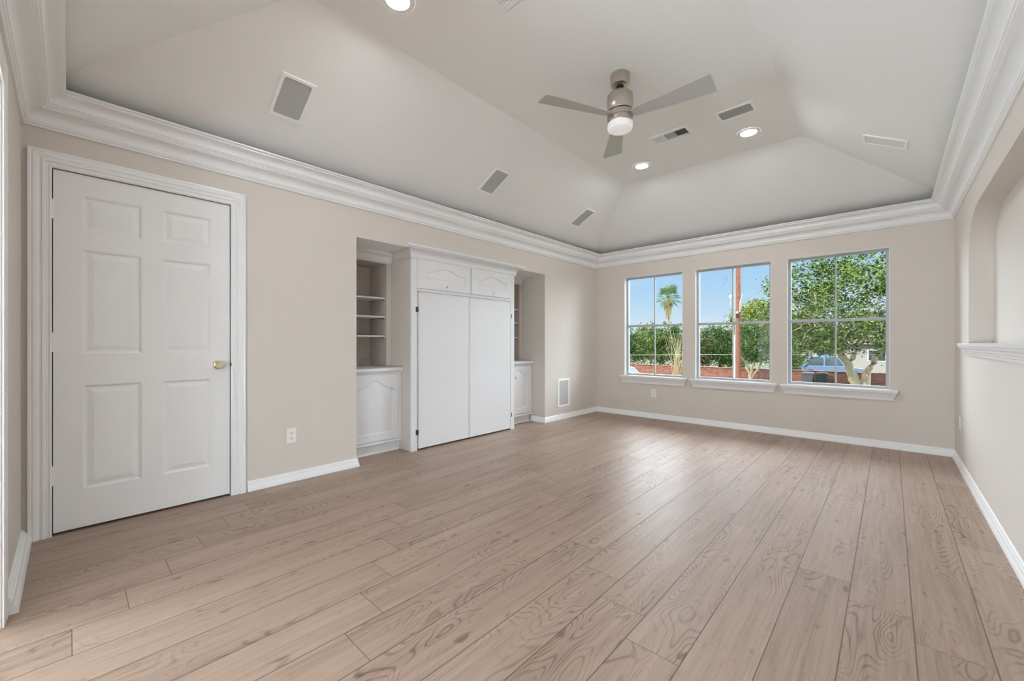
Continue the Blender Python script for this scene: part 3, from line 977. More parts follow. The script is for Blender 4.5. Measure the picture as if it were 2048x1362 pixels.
bookcase('open shelf recess above the low cabinet left of the tall cabinet', NY0, CY0, 1.905, 2.388, (1.548, 1.356, 1.156), 'open shelves beside the tall cabinet')
bookcase('open shelf recess above the low cabinet right of the tall cabinet', CY1, NY1, 4.020, 4.462, (1.556, 1.368, 1.160), 'open shelves beside the tall cabinet')

# ------------------------------------------------------------------ outlets
def outlet(label, place, switch=False):
    th = thing('wall_outlet', label, 'outlet', place(0, 0, 0))
    def bx(mb, a, b_, c=None):
        p, q = place(*a), place(*b_)
        return mb.cbox(p, q, c) if c else mb.box(p, q)
    b_ = MB()
    bx(b_, (-0.037, -0.058, 0.0003), (0.037, 0.058, 0.006), 0.002)
    part(b_, 'cover_plate', M_PLATE, th, smooth=0)
    for s_ in (-1, 1):
        b_ = MB()
        bx(b_, (-0.016, s_ * 0.020 - 0.014, 0.005), (0.016, s_ * 0.020 + 0.014, 0.008), 0.0015)
        r_ = part(b_, 'receptacle', M_PLATE, th, smooth=0)
        b_ = MB()
        for q in (-0.0065, 0.0065):
            bx(b_, (q - 0.0014, s_ * 0.020 - 0.002, 0.0078), (q + 0.0014, s_ * 0.020 + 0.008, 0.0084))
        bx(b_, (-0.003, s_ * 0.020 - 0.010, 0.0078), (0.003, s_ * 0.020 - 0.005, 0.0084))
        part(b_, 'slot', M_BLACK, r_, smooth=0, label='black plug slots')
    return th
outlet('white double outlet low on left wall near the door', lambda u_, v_, d: (d, 1.326 + u_, 0.357 + v_))
outlet('white double outlet under the left window', lambda u_, v_, d: (0.942 + u_, L - d, 0.362 + v_))
outlet('white outlet low on right wall near the far corner', lambda u_, v_, d: (W - d, 5.395 + u_, 0.383 + v_))

# ------------------------------------------------------------------ flush speakers
def rounded(w, h, r, n=6):
    pts = []
    for cx_, cy_, a0 in ((w - r, h - r, 0), (-w + r, h - r, 90), (-w + r, -h + r, 180), (w - r, -h + r, 270)):
        for k in range(n + 1):
            a = math.radians(a0 + 90 * k / n)
            pts.append((cx_ + r * math.cos(a), cy_ + r * math.sin(a)))
    return pts
def speaker(label, org, eu, ev, en, hu, hv, grille, border=0.02, rad=0.016, group=None):
    org, eu, ev, en = Vector(org), Vector(eu).normalized(), Vector(ev).normalized(), Vector(en).normalized()
    th = thing('flush_speaker', label, 'speaker', org, group)
    P = lambda u_, v_, d: org + eu * u_ + ev * v_ + en * d
    n = 6
    o1, o2 = rounded(hu, hv, 0.004, n), rounded(hu - border, hv - border, rad, n)
    m_ = len(o1)
    rings = [[P(a, b_, 0.0002) for a, b_ in o1], [P(a, b_, 0.006) for a, b_ in o1], [P(a * 0.99, b_ * 0.99, 0.008) for a, b_ in o1], [P(a, b_, 0.008) for a, b_ in o2], [P(a, b_, 0.002) for a, b_ in o2]]
    vs = [p for r_ in rings for p in r_]
    fs = []
    for k in range(4):
        for i in range(m_):
            j = (i + 1) % m_
            fs.append((k * m_ + i, k * m_ + j, (k + 1) * m_ + j, (k + 1) * m_ + i))
    part(MB().add(vs, fs), 'speaker_frame', M_SPK, th, smooth=30)
    o3 = rounded(hu - border - 0.0008, hv - border - 0.0008, rad, n)
    r2 = [[P(a, b_, 0.001) for a, b_ in o3], [P(a, b_, 0.0045) for a, b_ in o3]]
    vs = [p for r_ in r2 for p in r_]
    fs = [(i, (i + 1) % m_, m_ + (i + 1) % m_, m_ + i) for i in range(m_)] + [tuple(range(m_))[::-1], tuple(range(m_, 2 * m_))]
    part(MB().add(vs, fs), 'grille', grille, th, smooth=0)
    return th
nL = (SL, 0, -1)
eL = (1, 0, SL)
for y_, lb in ((1.162, 'grey grille speaker in left ceiling slope above the door'), (3.055, 'grey grille speaker in left ceiling slope above the tall cabinet'), (4.663, 'grey grille speaker in left ceiling slope nearest the windows')):
    x_ = 0.493
    speaker(lb, (x_, y_, CB + SL * x_), eL, (0, 1, 0), nL, 0.158, 0.103, M_GRILLE, group='speakers in the left ceiling slope')
speaker('white grille speaker in right ceiling slope', (3.390, 4.597, CB + SL * (W - 3.390)), (-1, 0, SL), (0, 1, 0), (-SL, 0, -1), 0.152, 0.095, M_GRILLE_W)
speaker('dark grey grille speaker on flat ceiling beside the recessed lights', (2.478, 3.912, CT), (1, 0, 0), (0, 1, 0), (0, 0, -1), 0.142, 0.090, M_GRILLE_D, border=0.022)
speaker('upright grey grille speaker low on left wall near far corner', (0, 4.937, 0.374), (0, 0, 1), (0, 1, 0), (1, 0, 0), 0.200, 0.140, M_GRILLE, border=0.030)

# ------------------------------------------------------------------ recessed lights
def can_light(x_, y_, label):
    th = thing('recessed_light', label, 'light', (x_, y_, CT), 'recessed ceiling lights')
    t_ = MB().lathe([(0.062, -0.002), (0.066, -0.006), (0.088, -0.006), (0.093, -0.0003)], (x_, y_, CT), n=48, caps=False)
    part(t_, 'trim_ring', M_TRIM, th, smooth=30)
    l_ = MB().lathe([(0.066, -0.0012), (0.066, -0.0032)], (x_, y_, CT), n=48)
    part(l_, 'lens', M_LENS, th, smooth=0)
    return th
can_light(1.44, 4.375, 'lit recessed light on flat ceiling below the fan blade')
can_light(2.47, 4.368, 'lit recessed light beside the dark grey ceiling speaker')
can_light(1.39, 1.405, 'recessed light cut by the top edge of the photo')

# ------------------------------------------------------------------ air registers
def register(label, x0, y0, x1, y1, along):
    th = thing('air_register', label, 'vent', ((x0 + x1) / 2, (y0 + y1) / 2, CT))
    b_ = MB()
    w_ = 0.03
    z0, z1 = CT - 0.0145, CT - 0.0003
    b_.cbox((x0, y0, z0), (x0 + w_, y1, z1), 0.002).cbox((x1 - w_, y0, z0), (x1, y1, z1), 0.002)
    b_.cbox((x0 + w_, y0, z0), (x1 - w_, y0 + w_, z1), 0.002).cbox((x0 + w_, y1 - w_, z0), (x1 - w_, y1, z1), 0.002)
    part(b_, 'register_frame', M_TRIM, th, smooth=0)
    b_ = MB().box((x0 + w_, y0 + w_, CT - 0.0016), (x1 - w_, y1 - w_, CT - 0.0004))
    part(b_, 'duct_opening', M_DUCT, th, smooth=0)
    lo, hi = (x0 + w_, x1 - w_) if along == 'x' else (y0 + w_, y1 - w_)
    n = 18
    step = (hi - lo) / n
    for k in range(n):
        c_ = lo + step * (k + 0.5)
        du = (0.0125, 0.0020, -0.0085)[k * 3 // n]
        hw = 0.0011
        zl, zu = CT - 0.0135, CT - 0.002
        prof = [(c_ - du / 2 - hw, zl), (c_ - du / 2 + hw, zl), (c_ + du / 2 + hw, zu), (c_ + du / 2 - hw, zu)]
        if along == 'x':
            vs = [(a, y0 + w_, z_) for a, z_ in prof] + [(a, y1 - w_, z_) for a, z_ in prof]
        else:
            vs = [(x0 + w_, a, z_) for a, z_ in prof] + [(x1 - w_, a, z_) for a, z_ in prof]
        part(MB().add(vs, [(0, 1, 2, 3), (7, 6, 5, 4), (0, 4, 5, 1), (1, 5, 6, 2), (2, 6, 7, 3), (3, 7, 4, 0)]), 'louver', M_TRIM, th, smooth=0)
    return th
register('white ceiling register with louvers right of the fan lamp', 1.747, 3.835, 2.110, 4.017, 'x')
register('white ceiling register cut by the top edge of the photo', 1.772, 1.505, 1.955, 1.863, 'y')

# ------------------------------------------------------------------ ceiling fan
FX, FY = 1.995, 2.838
fan = thing('ceiling_fan', 'brushed nickel ceiling fan with three silver blades and lamp', 'ceiling fan', (FX, FY, CT))
cn = MB().lathe([(0.066, CT - 0.0003), (0.067, CT - 0.004), (0.067, CT - 0.066), (0.062, CT - 0.078), (0.050, CT - 0.083), (0.026, CT - 0.083)], (FX, FY, 0), n=56)
part(cn, 'canopy', M_NICKEL, fan, smooth=35)
cl_ = MB().lathe([(0.026, CT - 0.0832), (0.025, CT - 0.089), (0.017, CT - 0.092)], (FX, FY, 0), n=32)
part(cl_, 'canopy_collar', M_BLACK, fan, label='dark collar inside the canopy')
rd = MB().lathe([(0.0115, CT - 0.080), (0.0115, 2.850)], (FX, FY, 0), n=24)
part(rd, 'downrod', M_NICKEL, fan)
mo = MB().lathe([(0.014, 2.876), (0.018, 2.872), (0.060, 2.868), (0.078, 2.862), (0.088, 2.850), (0.091, 2.835), (0.091, 2.738), (0.089, 2.735)], (FX, FY, 0), n=64)
part(mo, 'motor_housing', M_NICKEL, fan, smooth=35)
gv = MB().lathe([(0.083, 2.7349), (0.083, 2.729)], (FX, FY, 0), n=64)
part(gv, 'shadow_gap', M_BLACK, fan, smooth=35, label='dark groove below the motor')
hb = MB().lathe([(0.089, 2.7288), (0.091, 2.726), (0.091, 2.690), (0.087, 2.688), (0.087, 2.684)], (FX, FY, 0), n=64)
part(hb, 'blade_hub', M_NICKEL, fan, smooth=35)
lr = MB().lathe([(0.089, 2.6838), (0.091, 2.681), (0.091, 2.650), (0.089, 2.647)], (FX, FY, 0), n=64)
lrp = part(lr, 'lamp_ring', M_NICKEL, fan, smooth=35)
df = MB().lathe([(0.088, 2.6468), (0.088, 2.622), (0.085, 2.609), (0.074, 2.601), (0.045, 2.597), (0.002, 2.596)], (FX, FY, 0), n=64)
part(df, 'lamp_diffuser', M_FANLENS, fan, smooth=50, label='frosted white fan lamp')
for k in range(3):
    a = math.radians(3.5 + 120 * k)
    er, et = Vector((math.cos(a), math.sin(a), 0)), Vector((-math.sin(a), math.cos(a), 0))
    ph = math.radians(-12.0)
    tv = et * math.cos(ph) + Vector((0, 0, 1)) * math.sin(ph)
    nv = er.cross(tv)
    base = Vector((FX, FY, 2.700))
    secs = [(0.082, -0.026, 0.030), (0.11, -0.034, 0.042), (0.16, -0.042, 0.050), (0.30, -0.053, 0.062), (0.45, -0.064, 0.073), (0.585, -0.074, 0.083), (0.612, -0.0755, 0.0845), (0.616, -0.070, 0.080)]
    vs = []
    for r_, w0, w1 in secs:
        for w_, n_ in ((w0, -0.0026), (w1, -0.0026), (w1, 0.0026), (w0, 0.0026)):
            vs.append(base + er * (r_ + (0.004 if w_ > 0 else 0)) + tv * w_ + nv * n_)
    fs = []
    for i in range(len(secs) - 1):
        for j in range(4):
            fs.append((i * 4 + j, i * 4 + (j + 1) % 4, i * 4 + 4 + (j + 1) % 4, i * 4 + 4 + j))
    fs += [(0, 3, 2, 1), tuple(len(secs) * 4 - 4 + j for j in range(4))]
    bl_ = part(MB().add(vs, fs), 'blade', M_BLADE, fan, smooth=0)
    br = MB()
    vs = []
    for r_, w_ in ((0.078, 0.020), (0.13, 0.020)):
        for u_, n_ in ((-w_, 0.0028), (w_, 0.0028), (w_, 0.009), (-w_, 0.009)):
            vs.append(base + er * r_ + tv * u_ + nv * n_)
    br.add(vs, [(0, 1, 5, 4), (1, 2, 6, 5), (2, 3, 7, 6), (3, 0, 4, 7), (0, 3, 2, 1), (4, 5, 6, 7)])
    part(br, 'blade_bracket', M_NICKEL, bl_, smooth=0)

# ================================================================== OUTDOORS
GZ = -1.75
gp = MB().box((-70, 6.6, GZ - 0.3), (50, 130, GZ)).build('ground', M_LAWN, smooth=0)
tag(gp, 'dry grass yard outside the windows', 'ground', kind='structure')
WY = 31.5
bw = MB().cbox((-24, WY, GZ), (14, WY + 0.22, -0.68), 0.01)
bw.cbox((-24, WY - 0.03, -0.679), (14, WY + 0.25, -0.62), 0.012)
tag(bw.build('brick_wall', M_BRICK, smooth=0), 'low red brick garden wall running behind the trees', 'wall')

rnd = random.Random(11)
def leaves(mb, c, rad, n_cl, per, size, cl_r, shell=0.55, lo=-1.0):
    """leafy clumps inside an ellipsoid"""
    ctrs = []
    while len(ctrs) < n_cl:
        d = Vector((rnd.uniform(-1, 1), rnd.uniform(-1, 1), rnd.uniform(lo, 1)))
        l_ = d.length
        if l_ > 1 or l_ < shell * rnd.random():
            continue
        ctrs.append(Vector((c[0] + d.x * rad[0], c[1] + d.y * rad[1], c[2] + d.z * rad[2])))
    for q in ctrs:
        k = cl_r * rnd.uniform(0.6, 1.25)
        for _ in range(per):
            o_ = Vector((rnd.gauss(0, 0.5), rnd.gauss(0, 0.5), rnd.gauss(0, 0.42))) * k
            a = Vector((rnd.uniform(-1, 1), rnd.uniform(-1, 1), rnd.uniform(-0.7, 0.7))).normalized()
            b_ = a.cross(Vector((rnd.uniform(-1, 1), rnd.uniform(-1, 1), rnd.uniform(-1, 1)))).normalized()
            s_ = size * rnd.uniform(0.6, 1.3)
            p = q + o_
            mb.add([p - a * s_, p + b_ * s_ * 0.42, p + a * s_, p - b_ * s_ * 0.42], [(0, 1, 2, 3)])
    return ctrs
def branch(mb, p0, p1, r0, r1, wob=0.12, n=6):
    p0, p1 = Vector(p0), Vector(p1)
    pts, rs = [], []
    for i in range(n + 1):
        q = i / n
        k = wob * (p1 - p0).length * math.sin(PI * q) * 0.6
        pts.append(p0.lerp(p1, q) + Vector((rnd.uniform(-k, k), rnd.uniform(-k, k), rnd.uniform(-k, k) * 0.5)))
        rs.append(r0 + (r1 - r0) * q)
    mb.tube(pts, rs, 8)
def tree(name, label, cat, base, c, rad, n_cl, per, size, cl_r, mat, stems, bark, group=None, twigs=10, lo=-1.0):
    th = thing(name, label, cat, base, group)
    f_ = MB()
    ctrs = leaves(f_, c, rad, n_cl, per, size, cl_r, lo=lo)
    part(f_, 'foliage', mat, th, smooth=0)
    t_ = MB()
    tips = []
    for (a, b_, r0, r1) in stems:
        branch(t_, a, b_, r0, r1, 0.08)
        tips.append((Vector(b_), r1))
    for q in rnd.sample(ctrs, min(twigs, len(ctrs))):
        p, r1 = min(tips, key=lambda w_: (w_[0] - q).length)
        branch(t_, p, q, r1 * 0.7, 0.015, 0.15)
    part(t_, 'trunk', bark, th, smooth=60)
    return th
tree('oak_tree', 'large spreading oak with forked tan trunk outside the right window', 'tree', (2.30, 27.7, GZ), (1.95, 27.4, 3.0), (4.25, 3.4, 2.75), 290, 95, 0.088, 0.58, M_LEAF_OAK,
     [((2.30, 27.75, GZ), (2.02, 27.6, -0.6), 0.26, 0.22), ((2.02, 27.6, -0.62), (1.35, 27.3, 1.3), 0.20, 0.12), ((2.45, 27.75, GZ), (2.55, 27.8, -0.35), 0.20, 0.17),
      ((2.55, 27.8, -0.4), (3.3, 28.1, 1.1), 0.15, 0.09), ((1.85, 27.5, 0.0), (2.6, 27.3, 1.6), 0.12, 0.08), ((1.35, 27.3, 1.25), (0.4, 27.2, 2.3), 0.10, 0.06)], M_TRUNK, twigs=26, lo=-0.88)
tree('garden_tree', 'small dark tree with several pale stems beside the utility pole', 'tree', (-3.25, 30.6, GZ), (-2.95, 30.8, 1.15), (1.75, 1.3, 1.45), 80, 80, 0.07, 0.42, M_LEAF_DK,
     [((-3.25, 30.6, GZ), (-3.35, 30.6, -0.95), 0.12, 0.10), ((-3.35, 30.6, -1.0), (-3.9, 30.5, 0.35), 0.08, 0.05), ((-3.3, 30.6, -1.0), (-3.1, 30.7, 0.45), 0.08, 0.05), ((-3.25, 30.6, -1.2), (-2.5, 30.8, 0.4), 0.07, 0.045)], M_TRUNK, twigs=8)
tree('bright_tree', 'rounded yellow green tree beyond the wall right of the utility pole', 'tree', (-8.3, 57.5, GZ), (-8.3, 57.5, 3.7), (3.1, 2.6, 2.6), 110, 60, 0.15, 0.70, M_LEAF_YG,
     [((-8.3, 57.5, GZ), (-8.3, 57.5, 1.6), 0.25, 0.15)], M_TRUNK, twigs=6)
hedge = [(-15.6, 36.2, 0.70, 2.0, 2.15, M_LEAF_DK, 'dense dark green tree behind the wall at the left edge of the left window'),
         (-13.0, 36.9, 0.75, 1.8, 2.10, M_LEAF_OAK, 'mid green tree behind the wall in the middle of the left window'),
         (-11.1, 37.6, 0.55, 1.7, 2.2, M_LEAF_DK, 'dark green tree behind the wall below the palm tree'),
         (-9.7, 39.6, 0.55, 1.35, 1.95, M_LEAF_OL, 'olive bush behind the wall at the left edge of the middle window'),
         (-8.1, 40.6, 0.60, 1.5, 2.1, M_LEAF_DK, 'dark leafy bush behind the wall left of the utility pole'),
         (-6.3, 41.6, 0.85, 1.6, 2.3, M_LEAF_OL, 'spiky topped olive bush directly behind the utility pole'),
         (-2.3, 36.5, 0.55, 1.5, 1.9, M_LEAF_OAK, 'green bush behind the wall between middle and right windows'),
         (6.3, 36.8, 0.55, 2.0, 1.9, M_LEAF_DK, 'dark bush behind the wall at the right edge of the right window')]
for (x_, y_, z_, r_, rz_, mt, lb) in hedge:
    tree('hedge_tree', lb, 'tree', (x_, y_, GZ), (x_, y_, z_), (r_, 1.3, rz_), 75, 80, 0.09, 0.52, mt,
         [((x_, y_, GZ), (x_ + 0.1, y_, 0.0), 0.11, 0.06)], M_TRUNK, 'trees behind the brick wall', twigs=5)
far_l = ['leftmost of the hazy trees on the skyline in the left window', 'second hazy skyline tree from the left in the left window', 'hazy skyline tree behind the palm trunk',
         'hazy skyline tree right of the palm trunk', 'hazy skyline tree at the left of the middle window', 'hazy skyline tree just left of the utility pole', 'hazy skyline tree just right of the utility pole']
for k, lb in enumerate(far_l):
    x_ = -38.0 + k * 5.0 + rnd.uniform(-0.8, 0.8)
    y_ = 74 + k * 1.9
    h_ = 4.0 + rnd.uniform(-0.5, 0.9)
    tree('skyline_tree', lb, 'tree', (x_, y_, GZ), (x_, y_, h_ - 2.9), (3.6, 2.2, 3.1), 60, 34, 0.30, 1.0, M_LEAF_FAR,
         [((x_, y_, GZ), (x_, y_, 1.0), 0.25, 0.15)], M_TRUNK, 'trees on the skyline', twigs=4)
# dry reeds
rt = thing('dry_reeds', 'clump of tall tan reeds at the right edge of the left window', 'reeds', (-8.35, 31.0, GZ))
r_ = MB()
for k in range(30):
    a = rnd.uniform(-1, 1)
    b0 = Vector((-8.35 + rnd.uniform(-0.35, 0.35), 31.0 + rnd.uniform(-0.2, 0.2), GZ))
    hgt = rnd.uniform(2.4, 4.3)
    r_.tube([b0, b0 + Vector((a * 0.25, rnd.uniform(-0.1, 0.1), hgt * 0.5)), b0 + Vector((a * 0.95, rnd.uniform(-0.2, 0.2), hgt))], [0.011, 0.009, 0.004], 5)
part(r_, 'stalks', M_DRY, rt, smooth=60)['kind'] = 'stuff'

# palm
PX, PY_, PZ = -18.4, 54.7, 7.1
pt = thing('palm_tree', 'tall fan palm with shaggy skirt outside the left window', 'palm', (PX, PY_, GZ))
t_ = MB()
t_.tube([(PX - 0.15, PY_, GZ), (PX - 0.1, PY_, 1.5), (PX, PY_, 4.0), (PX, PY_, PZ)], [0.26, 0.21, 0.19, 0.20], 14)
part(t_, 'trunk', M_PALMT, pt, smooth=60)
s_ = MB()
for k in range(150):
    a = rnd.uniform(0, 2 * PI)
    z0_ = rnd.uniform(PZ - 1.7, PZ - 0.1)
    ln = rnd.uniform(0.8, 1.3)
    r0 = 0.2
    r1 = 0.30 + 0.42 * (z0_ - (PZ - 1.9)) / 1.9 * rnd.uniform(0.5, 1.1)
    p0 = Vector((PX + math.cos(a) * r0, PY_ + math.sin(a) * r0, z0_))
    p1 = Vector((PX + math.cos(a) * r1, PY_ + math.sin(a) * r1, z0_ - ln * 0.5))
    p2 = Vector((PX + math.cos(a) * r1 * 0.9, PY_ + math.sin(a) * r1 * 0.9, z0_ - ln))
    tv = Vector((-math.sin(a), math.cos(a), 0)) * 0.06
    s_.add([p0 - tv * 0.5, p0 + tv * 0.5, p1 + tv, p1 - tv, p2 + tv * 0.3, p2 - tv * 0.3], [(0, 1, 2, 3), (3, 2, 4, 5)])
part(s_, 'dead_frond_skirt', M_DRY, pt, smooth=0, label='dry tan skirt of dead fronds')
for k in range(30):
    a = 2 * PI * k * 0.382 + rnd.uniform(-0.2, 0.2)
    el = math.radians(-38 + 118 * (k / 29.0) + rnd.uniform(-8, 8))
    d = Vector((math.cos(a) * math.cos(el), math.sin(a) * math.cos(el), math.sin(el)))
    c0 = Vector((PX, PY_, PZ + 0.1))
    f_ = MB()
    stem_l = rnd.uniform(0.85, 1.2)
    c1 = c0 + d * stem_l
    f_.tube([c0, c0 + d * stem_l * 0.5, c1], [0.022, 0.018, 0.014], 5)
    up = Vector((0, 0, 1)) if abs(d.z) < 0.93 else Vector((1, 0, 0))
    sx = d.cross(up).normalized()
    nn = sx.cross(d)
    for j in range(15):
        t2 = math.radians(-105 + 210 * j / 14)
        v1 = d * math.cos(t2) + sx * math.sin(t2)
        ln = (1.05 - 0.25 * abs(j - 7) / 7) * rnd.uniform(0.9, 1.1)
        w_ = v1.cross(nn).normalized() * 0.045
        mid = c1 + v1 * ln * 0.6 - nn * 0.02
        tip = c1 + v1 * ln - Vector((0, 0, 0.16 * ln))
        f_.add([c1, mid + w_, tip, mid - w_], [(0, 1, 2, 3)])
    part(f_, 'frond', M_PALM, pt, smooth=0)

# utility pole
ux, uy = -3.12, 26.78
up_ = thing('utility_pole', 'brown wooden utility pole with pale conduit outside the middle window', 'pole', (ux, uy, GZ))
part(MB().tube([(ux, uy, GZ), (ux, uy, 3.0), (ux, uy, 9.0)], [0.155, 0.145, 0.125], 18), 'pole', M_POLEW, up_, smooth=60)
part(MB().tube([(ux - 0.16, uy - 0.10, GZ), (ux - 0.155, uy - 0.10, 1.55)], 0.062, 12), 'conduit', M_PVC, up_, smooth=60, label='thick pale conduit at the foot')
part(MB().tube([(ux - 0.13, uy - 0.10, 1.5), (ux - 0.12, uy - 0.095, 9.0)], 0.022, 8), 'riser_cable', M_CABLE, up_, smooth=60)
part(MB().cbox((ux - 0.06, uy - 0.26, 2.62), (ux + 0.07, uy - 0.13, 2.80), 0.01), 'cable_box', M_BLACK, up_, smooth=0, label='small black cable box')
part(MB().cbox((ux - 0.05, uy - 0.24, 2.81), (ux + 0.05, uy - 0.13, 2.92), 0.01), 'box_cap', M_PLATE, up_, smooth=0)
br_ = MB().tube([(ux - 0.1, uy - 0.03, 3.92), (ux - 0.42, uy - 0.05, 3.92)], 0.02, 8)
br_.tube([(ux - 0.38, uy - 0.05, 3.92), (ux - 0.40, uy - 0.05, 3.3)], 0.012, 6).cbox((ux - 0.46, uy - 0.09, 3.72), (ux - 0.34, uy - 0.02, 3.92), 0.01)
part(br_, 'bracket', M_CABLE, up_, smooth=40)
lp = [(-0.38, 3.94), (-0.55, 4.1), (-0.72, 4.3), (-0.80, 4.55), (-0.74, 4.72), (-0.62, 4.80), (-0.58, 4.95), (-0.66, 5.05), (-0.76, 4.98), (-0.70, 4.86), (-0.58, 4.92), (-0.56, 5.12), (-0.66, 5.2)]
part(MB().tube([(ux + a, uy - 0.05, z_) for a, z_ in lp], 0.014, 6), 'cable_loop', M_CARBLUE, up_, smooth=60, label='loose looped cable end')
part(MB().tube([(ux + 0.12, uy - 0.12, 2.9), (ux + 0.14, uy - 0.14, 3.5), (ux + 0.26, uy - 0.14, 3.95)], [0.03, 0.03, 0.015], 8), 'guy_clamp', M_PVC, up_, smooth=60)

wire = MB().tube([(-14, 30.2, 0.10), (-6, 30.2, 0.28), (2, 30.2, 0.44), (10, 30.2, 0.60)], 0.016, 6).build('wire', M_CABLE, smooth=60)
tag(wire, 'pale wire strung level in front of the brick wall', 'wire')

def bin_(x_, y_, mat, label):
    th = thing('wheelie_bin', label, 'bin', (x_, y_, GZ), 'bins by the brick wall')
    b_ = MB()
    w0, w1, d0, d1, h_ = 0.22, 0.28, 0.26, 0.33, 0.98
    vs = [(x_ + sx * w0, y_ + sy * d0, GZ + 0.04) for sx, sy in ((-1, -1), (1, -1), (1, 1), (-1, 1))] + [(x_ + sx * w1, y_ + sy * d1, GZ + h_) for sx, sy in ((-1, -1), (1, -1), (1, 1), (-1, 1))]
    b_.add(vs, [(0, 3, 2, 1), (4, 5, 6, 7)] + [(i, (i + 1) % 4, 4 + (i + 1) % 4, 4 + i) for i in range(4)])
    b_.cbox((x_ - 0.295, y_ - 0.345, GZ + h_ - 0.05), (x_ + 0.295, y_ - 0.325, GZ + h_), 0.006)
    part(b_, 'bin_body', mat, th, smooth=0)
    l_ = MB()
    l_.cbox((x_ - 0.30, y_ - 0.37, GZ + h_ + 0.001), (x_ + 0.30, y_ + 0.33, GZ + h_ + 0.05), 0.012).cbox((x_ - 0.24, y_ - 0.30, GZ + h_ + 0.05), (x_ + 0.24, y_ + 0.26, GZ + h_ + 0.08), 0.012)
    part(l_, 'lid', mat, th, smooth=0)
    for sx in (-1, 1):
        wv = MB().lathe([(0.04, -0.025), (0.12, -0.025), (0.12, 0.025), (0.04, 0.025)], (x_ + sx * 0.26, y_ + 0.25, GZ + 0.12), axis='x', n=20)
        part(wv, 'wheel', M_TYRE, th, smooth=30)
bin_(-0.26, 30.85, M_BIN1, 'dark grey wheelie bin against the brick wall')
bin_(0.40, 31.0, M_BIN2, 'black wheelie bin against the brick wall')

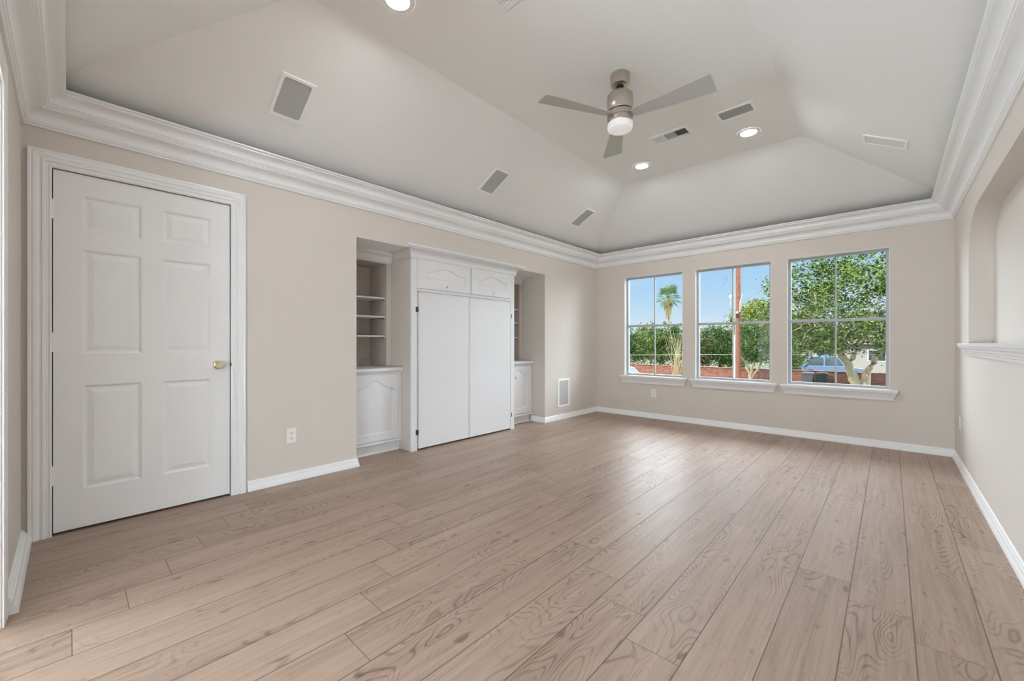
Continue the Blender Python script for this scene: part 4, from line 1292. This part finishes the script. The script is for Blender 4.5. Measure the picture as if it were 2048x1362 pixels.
def car(x_, y_, rz, mat, label, hgt=1.62, ln=4.5):
    th = thing('car', label, 'car', (x_, y_, GZ))
    R = Matrix.Rotation(rz, 4, 'Z')
    def tx(mb):
        mb.v = [tuple(R @ Vector(p) + Vector((x_, y_, GZ))) for p in mb.v]
        return mb
    hl, hw = ln / 2, 0.9
    low = [(-hl, 0.32), (-hl - 0.03, 0.62), (-hl + 0.08, 0.86), (-hl + 0.35, 0.93), (hl - 1.15, 0.92), (hl - 0.25, 0.78), (hl, 0.60), (hl + 0.03, 0.42), (hl - 0.06, 0.28), (-hl + 0.05, 0.28)]
    def prism(pr, w0, w1=None):
        w1 = w0 if w1 is None else w1
        n = len(pr)
        zs_ = [p[1] for p in pr]
        z0_, z1_ = min(zs_), max(zs_)
        def wd_(z_):
            return w0 + (w1 - w0) * (z_ - z0_) / (z1_ - z0_)
        vs = [(a, -wd_(z_), z_) for a, z_ in pr] + [(a, wd_(z_), z_) for a, z_ in pr]
        return MB().add(vs, [(i, (i + 1) % n, n + (i + 1) % n, n + i) for i in range(n)] + [tuple(range(n))[::-1], tuple(range(n, 2 * n))])
    part(tx(prism(low, hw)), 'body', mat, th, smooth=30)
    cab = [(-hl + 0.25, 0.925), (-hl + 0.62, hgt - 0.06), (-hl + 1.0, hgt), (0.15, hgt), (0.45, hgt - 0.05), (hl - 1.1, 0.915)]
    cb = part(tx(prism(cab, hw - 0.02, hw - 0.22)), 'cabin', mat, th, smooth=30)
    for sy in (-1, 1):
        for a0, a1, b0, b1 in ((-hl + 0.62, -hl + 1.75, -hl + 0.85, -hl + 1.75), (-hl + 1.83, hl - 1.42, -hl + 1.83, 0.40)):
            def wz(z_):
                return hw - 0.02 - 0.20 * (z_ - 0.915) / (hgt - 0.915) + 0.004
            z0_, z1_ = 0.99, hgt - 0.10
            vs = [(a0, sy * wz(z0_), z0_), (a1, sy * wz(z0_), z0_), (b1, sy * wz(z1_), z1_), (b0, sy * wz(z1_), z1_)]
            vs += [(p[0], p[1] - sy * 0.02, p[2]) for p in vs]
            part(tx(MB().add(vs, [(0, 1, 2, 3), (7, 6, 5, 4), (0, 4, 5, 1), (1, 5, 6, 2), (2, 6, 7, 3), (3, 7, 4, 0)])), 'side_window', M_CARGLASS, th, smooth=0)
    p0, p1 = Vector((0.50, 0, hgt - 0.07)), Vector((hl - 1.16, 0, 0.955))
    nrm = Vector((p0.z - p1.z, 0, p1.x - p0.x)).normalized() * 0.008
    vs = [(p0.x + nrm.x, -0.60, p0.z + nrm.z), (p0.x + nrm.x, 0.60, p0.z + nrm.z), (p1.x + nrm.x, 0.78, p1.z + nrm.z), (p1.x + nrm.x, -0.78, p1.z + nrm.z)]
    vs += [(a - 0.02, b_, c_ - 0.012) for a, b_, c_ in vs]
    part(tx(MB().add(vs, [(0, 1, 2, 3), (7, 6, 5, 4), (0, 4, 5, 1), (1, 5, 6, 2), (2, 6, 7, 3), (3, 7, 4, 0)])), 'windscreen', M_CARGLASS, th, smooth=0)
    for a in (-hl + 0.85, hl - 0.85):
        for sy in (-1, 1):
            wv = MB().lathe([(0.20, -0.10), (0.33, -0.10), (0.34, 0.0), (0.33, 0.10), (0.20, 0.10)], (a, sy * (hw - 0.08), 0.34), axis='y', n=28)
            w_ = part(tx(wv), 'wheel', M_TYRE, th, smooth=30)
            hb_ = MB().lathe([(0.20, -0.06), (0.20, 0.07), (0.05, 0.085)], (a, sy * (hw - 0.08), 0.34), axis='y', n=20)
            part(tx(hb_), 'hub', M_CHROME, w_, smooth=30)
    return th
car(-0.2, 43.1, math.radians(8), M_CARBLUE, 'pale blue car parked beyond the brick wall behind the oak', hgt=1.78)
car(-6.55, 18.8, math.radians(-6), M_CARWHITE, 'pale car just showing at the lower left corner of the left window', hgt=1.66, ln=4.4)

hs = thing('house', 'pale house with brown roof beyond the brick wall behind the trees', 'house', (2, 56, GZ))
hw_ = MB().box((-3.5, 53, GZ), (14, 61, 1.0))
part(hw_, 'wall', M_HOUSE, hs, smooth=0)
rf = MB()
vs = [(-4.1, 52.4, 1.0), (14.6, 52.4, 1.0), (14.6, 61.6, 1.0), (-4.1, 61.6, 1.0), (-0.5, 57, 3.0), (11.0, 57, 3.0)]
rf.add(vs, [(0, 1, 5, 4), (1, 2, 5), (2, 3, 4, 5), (3, 0, 4), (3, 2, 1, 0)])
part(rf, 'roof', M_ROOF, hs, smooth=0)
for a in (-1.6, 2.5, 7.0, 11.0):
    wv = part(MB().cbox((a - 0.7, 52.95, -0.7), (a + 0.7, 53.0, 0.5), 0.02), 'window', M_PLATE, hs, smooth=0)
    part(MB().box((a - 0.6, 52.93, -0.6), (a + 0.6, 52.949, 0.4)), 'window_glass', M_CARGLASS, wv, smooth=0)
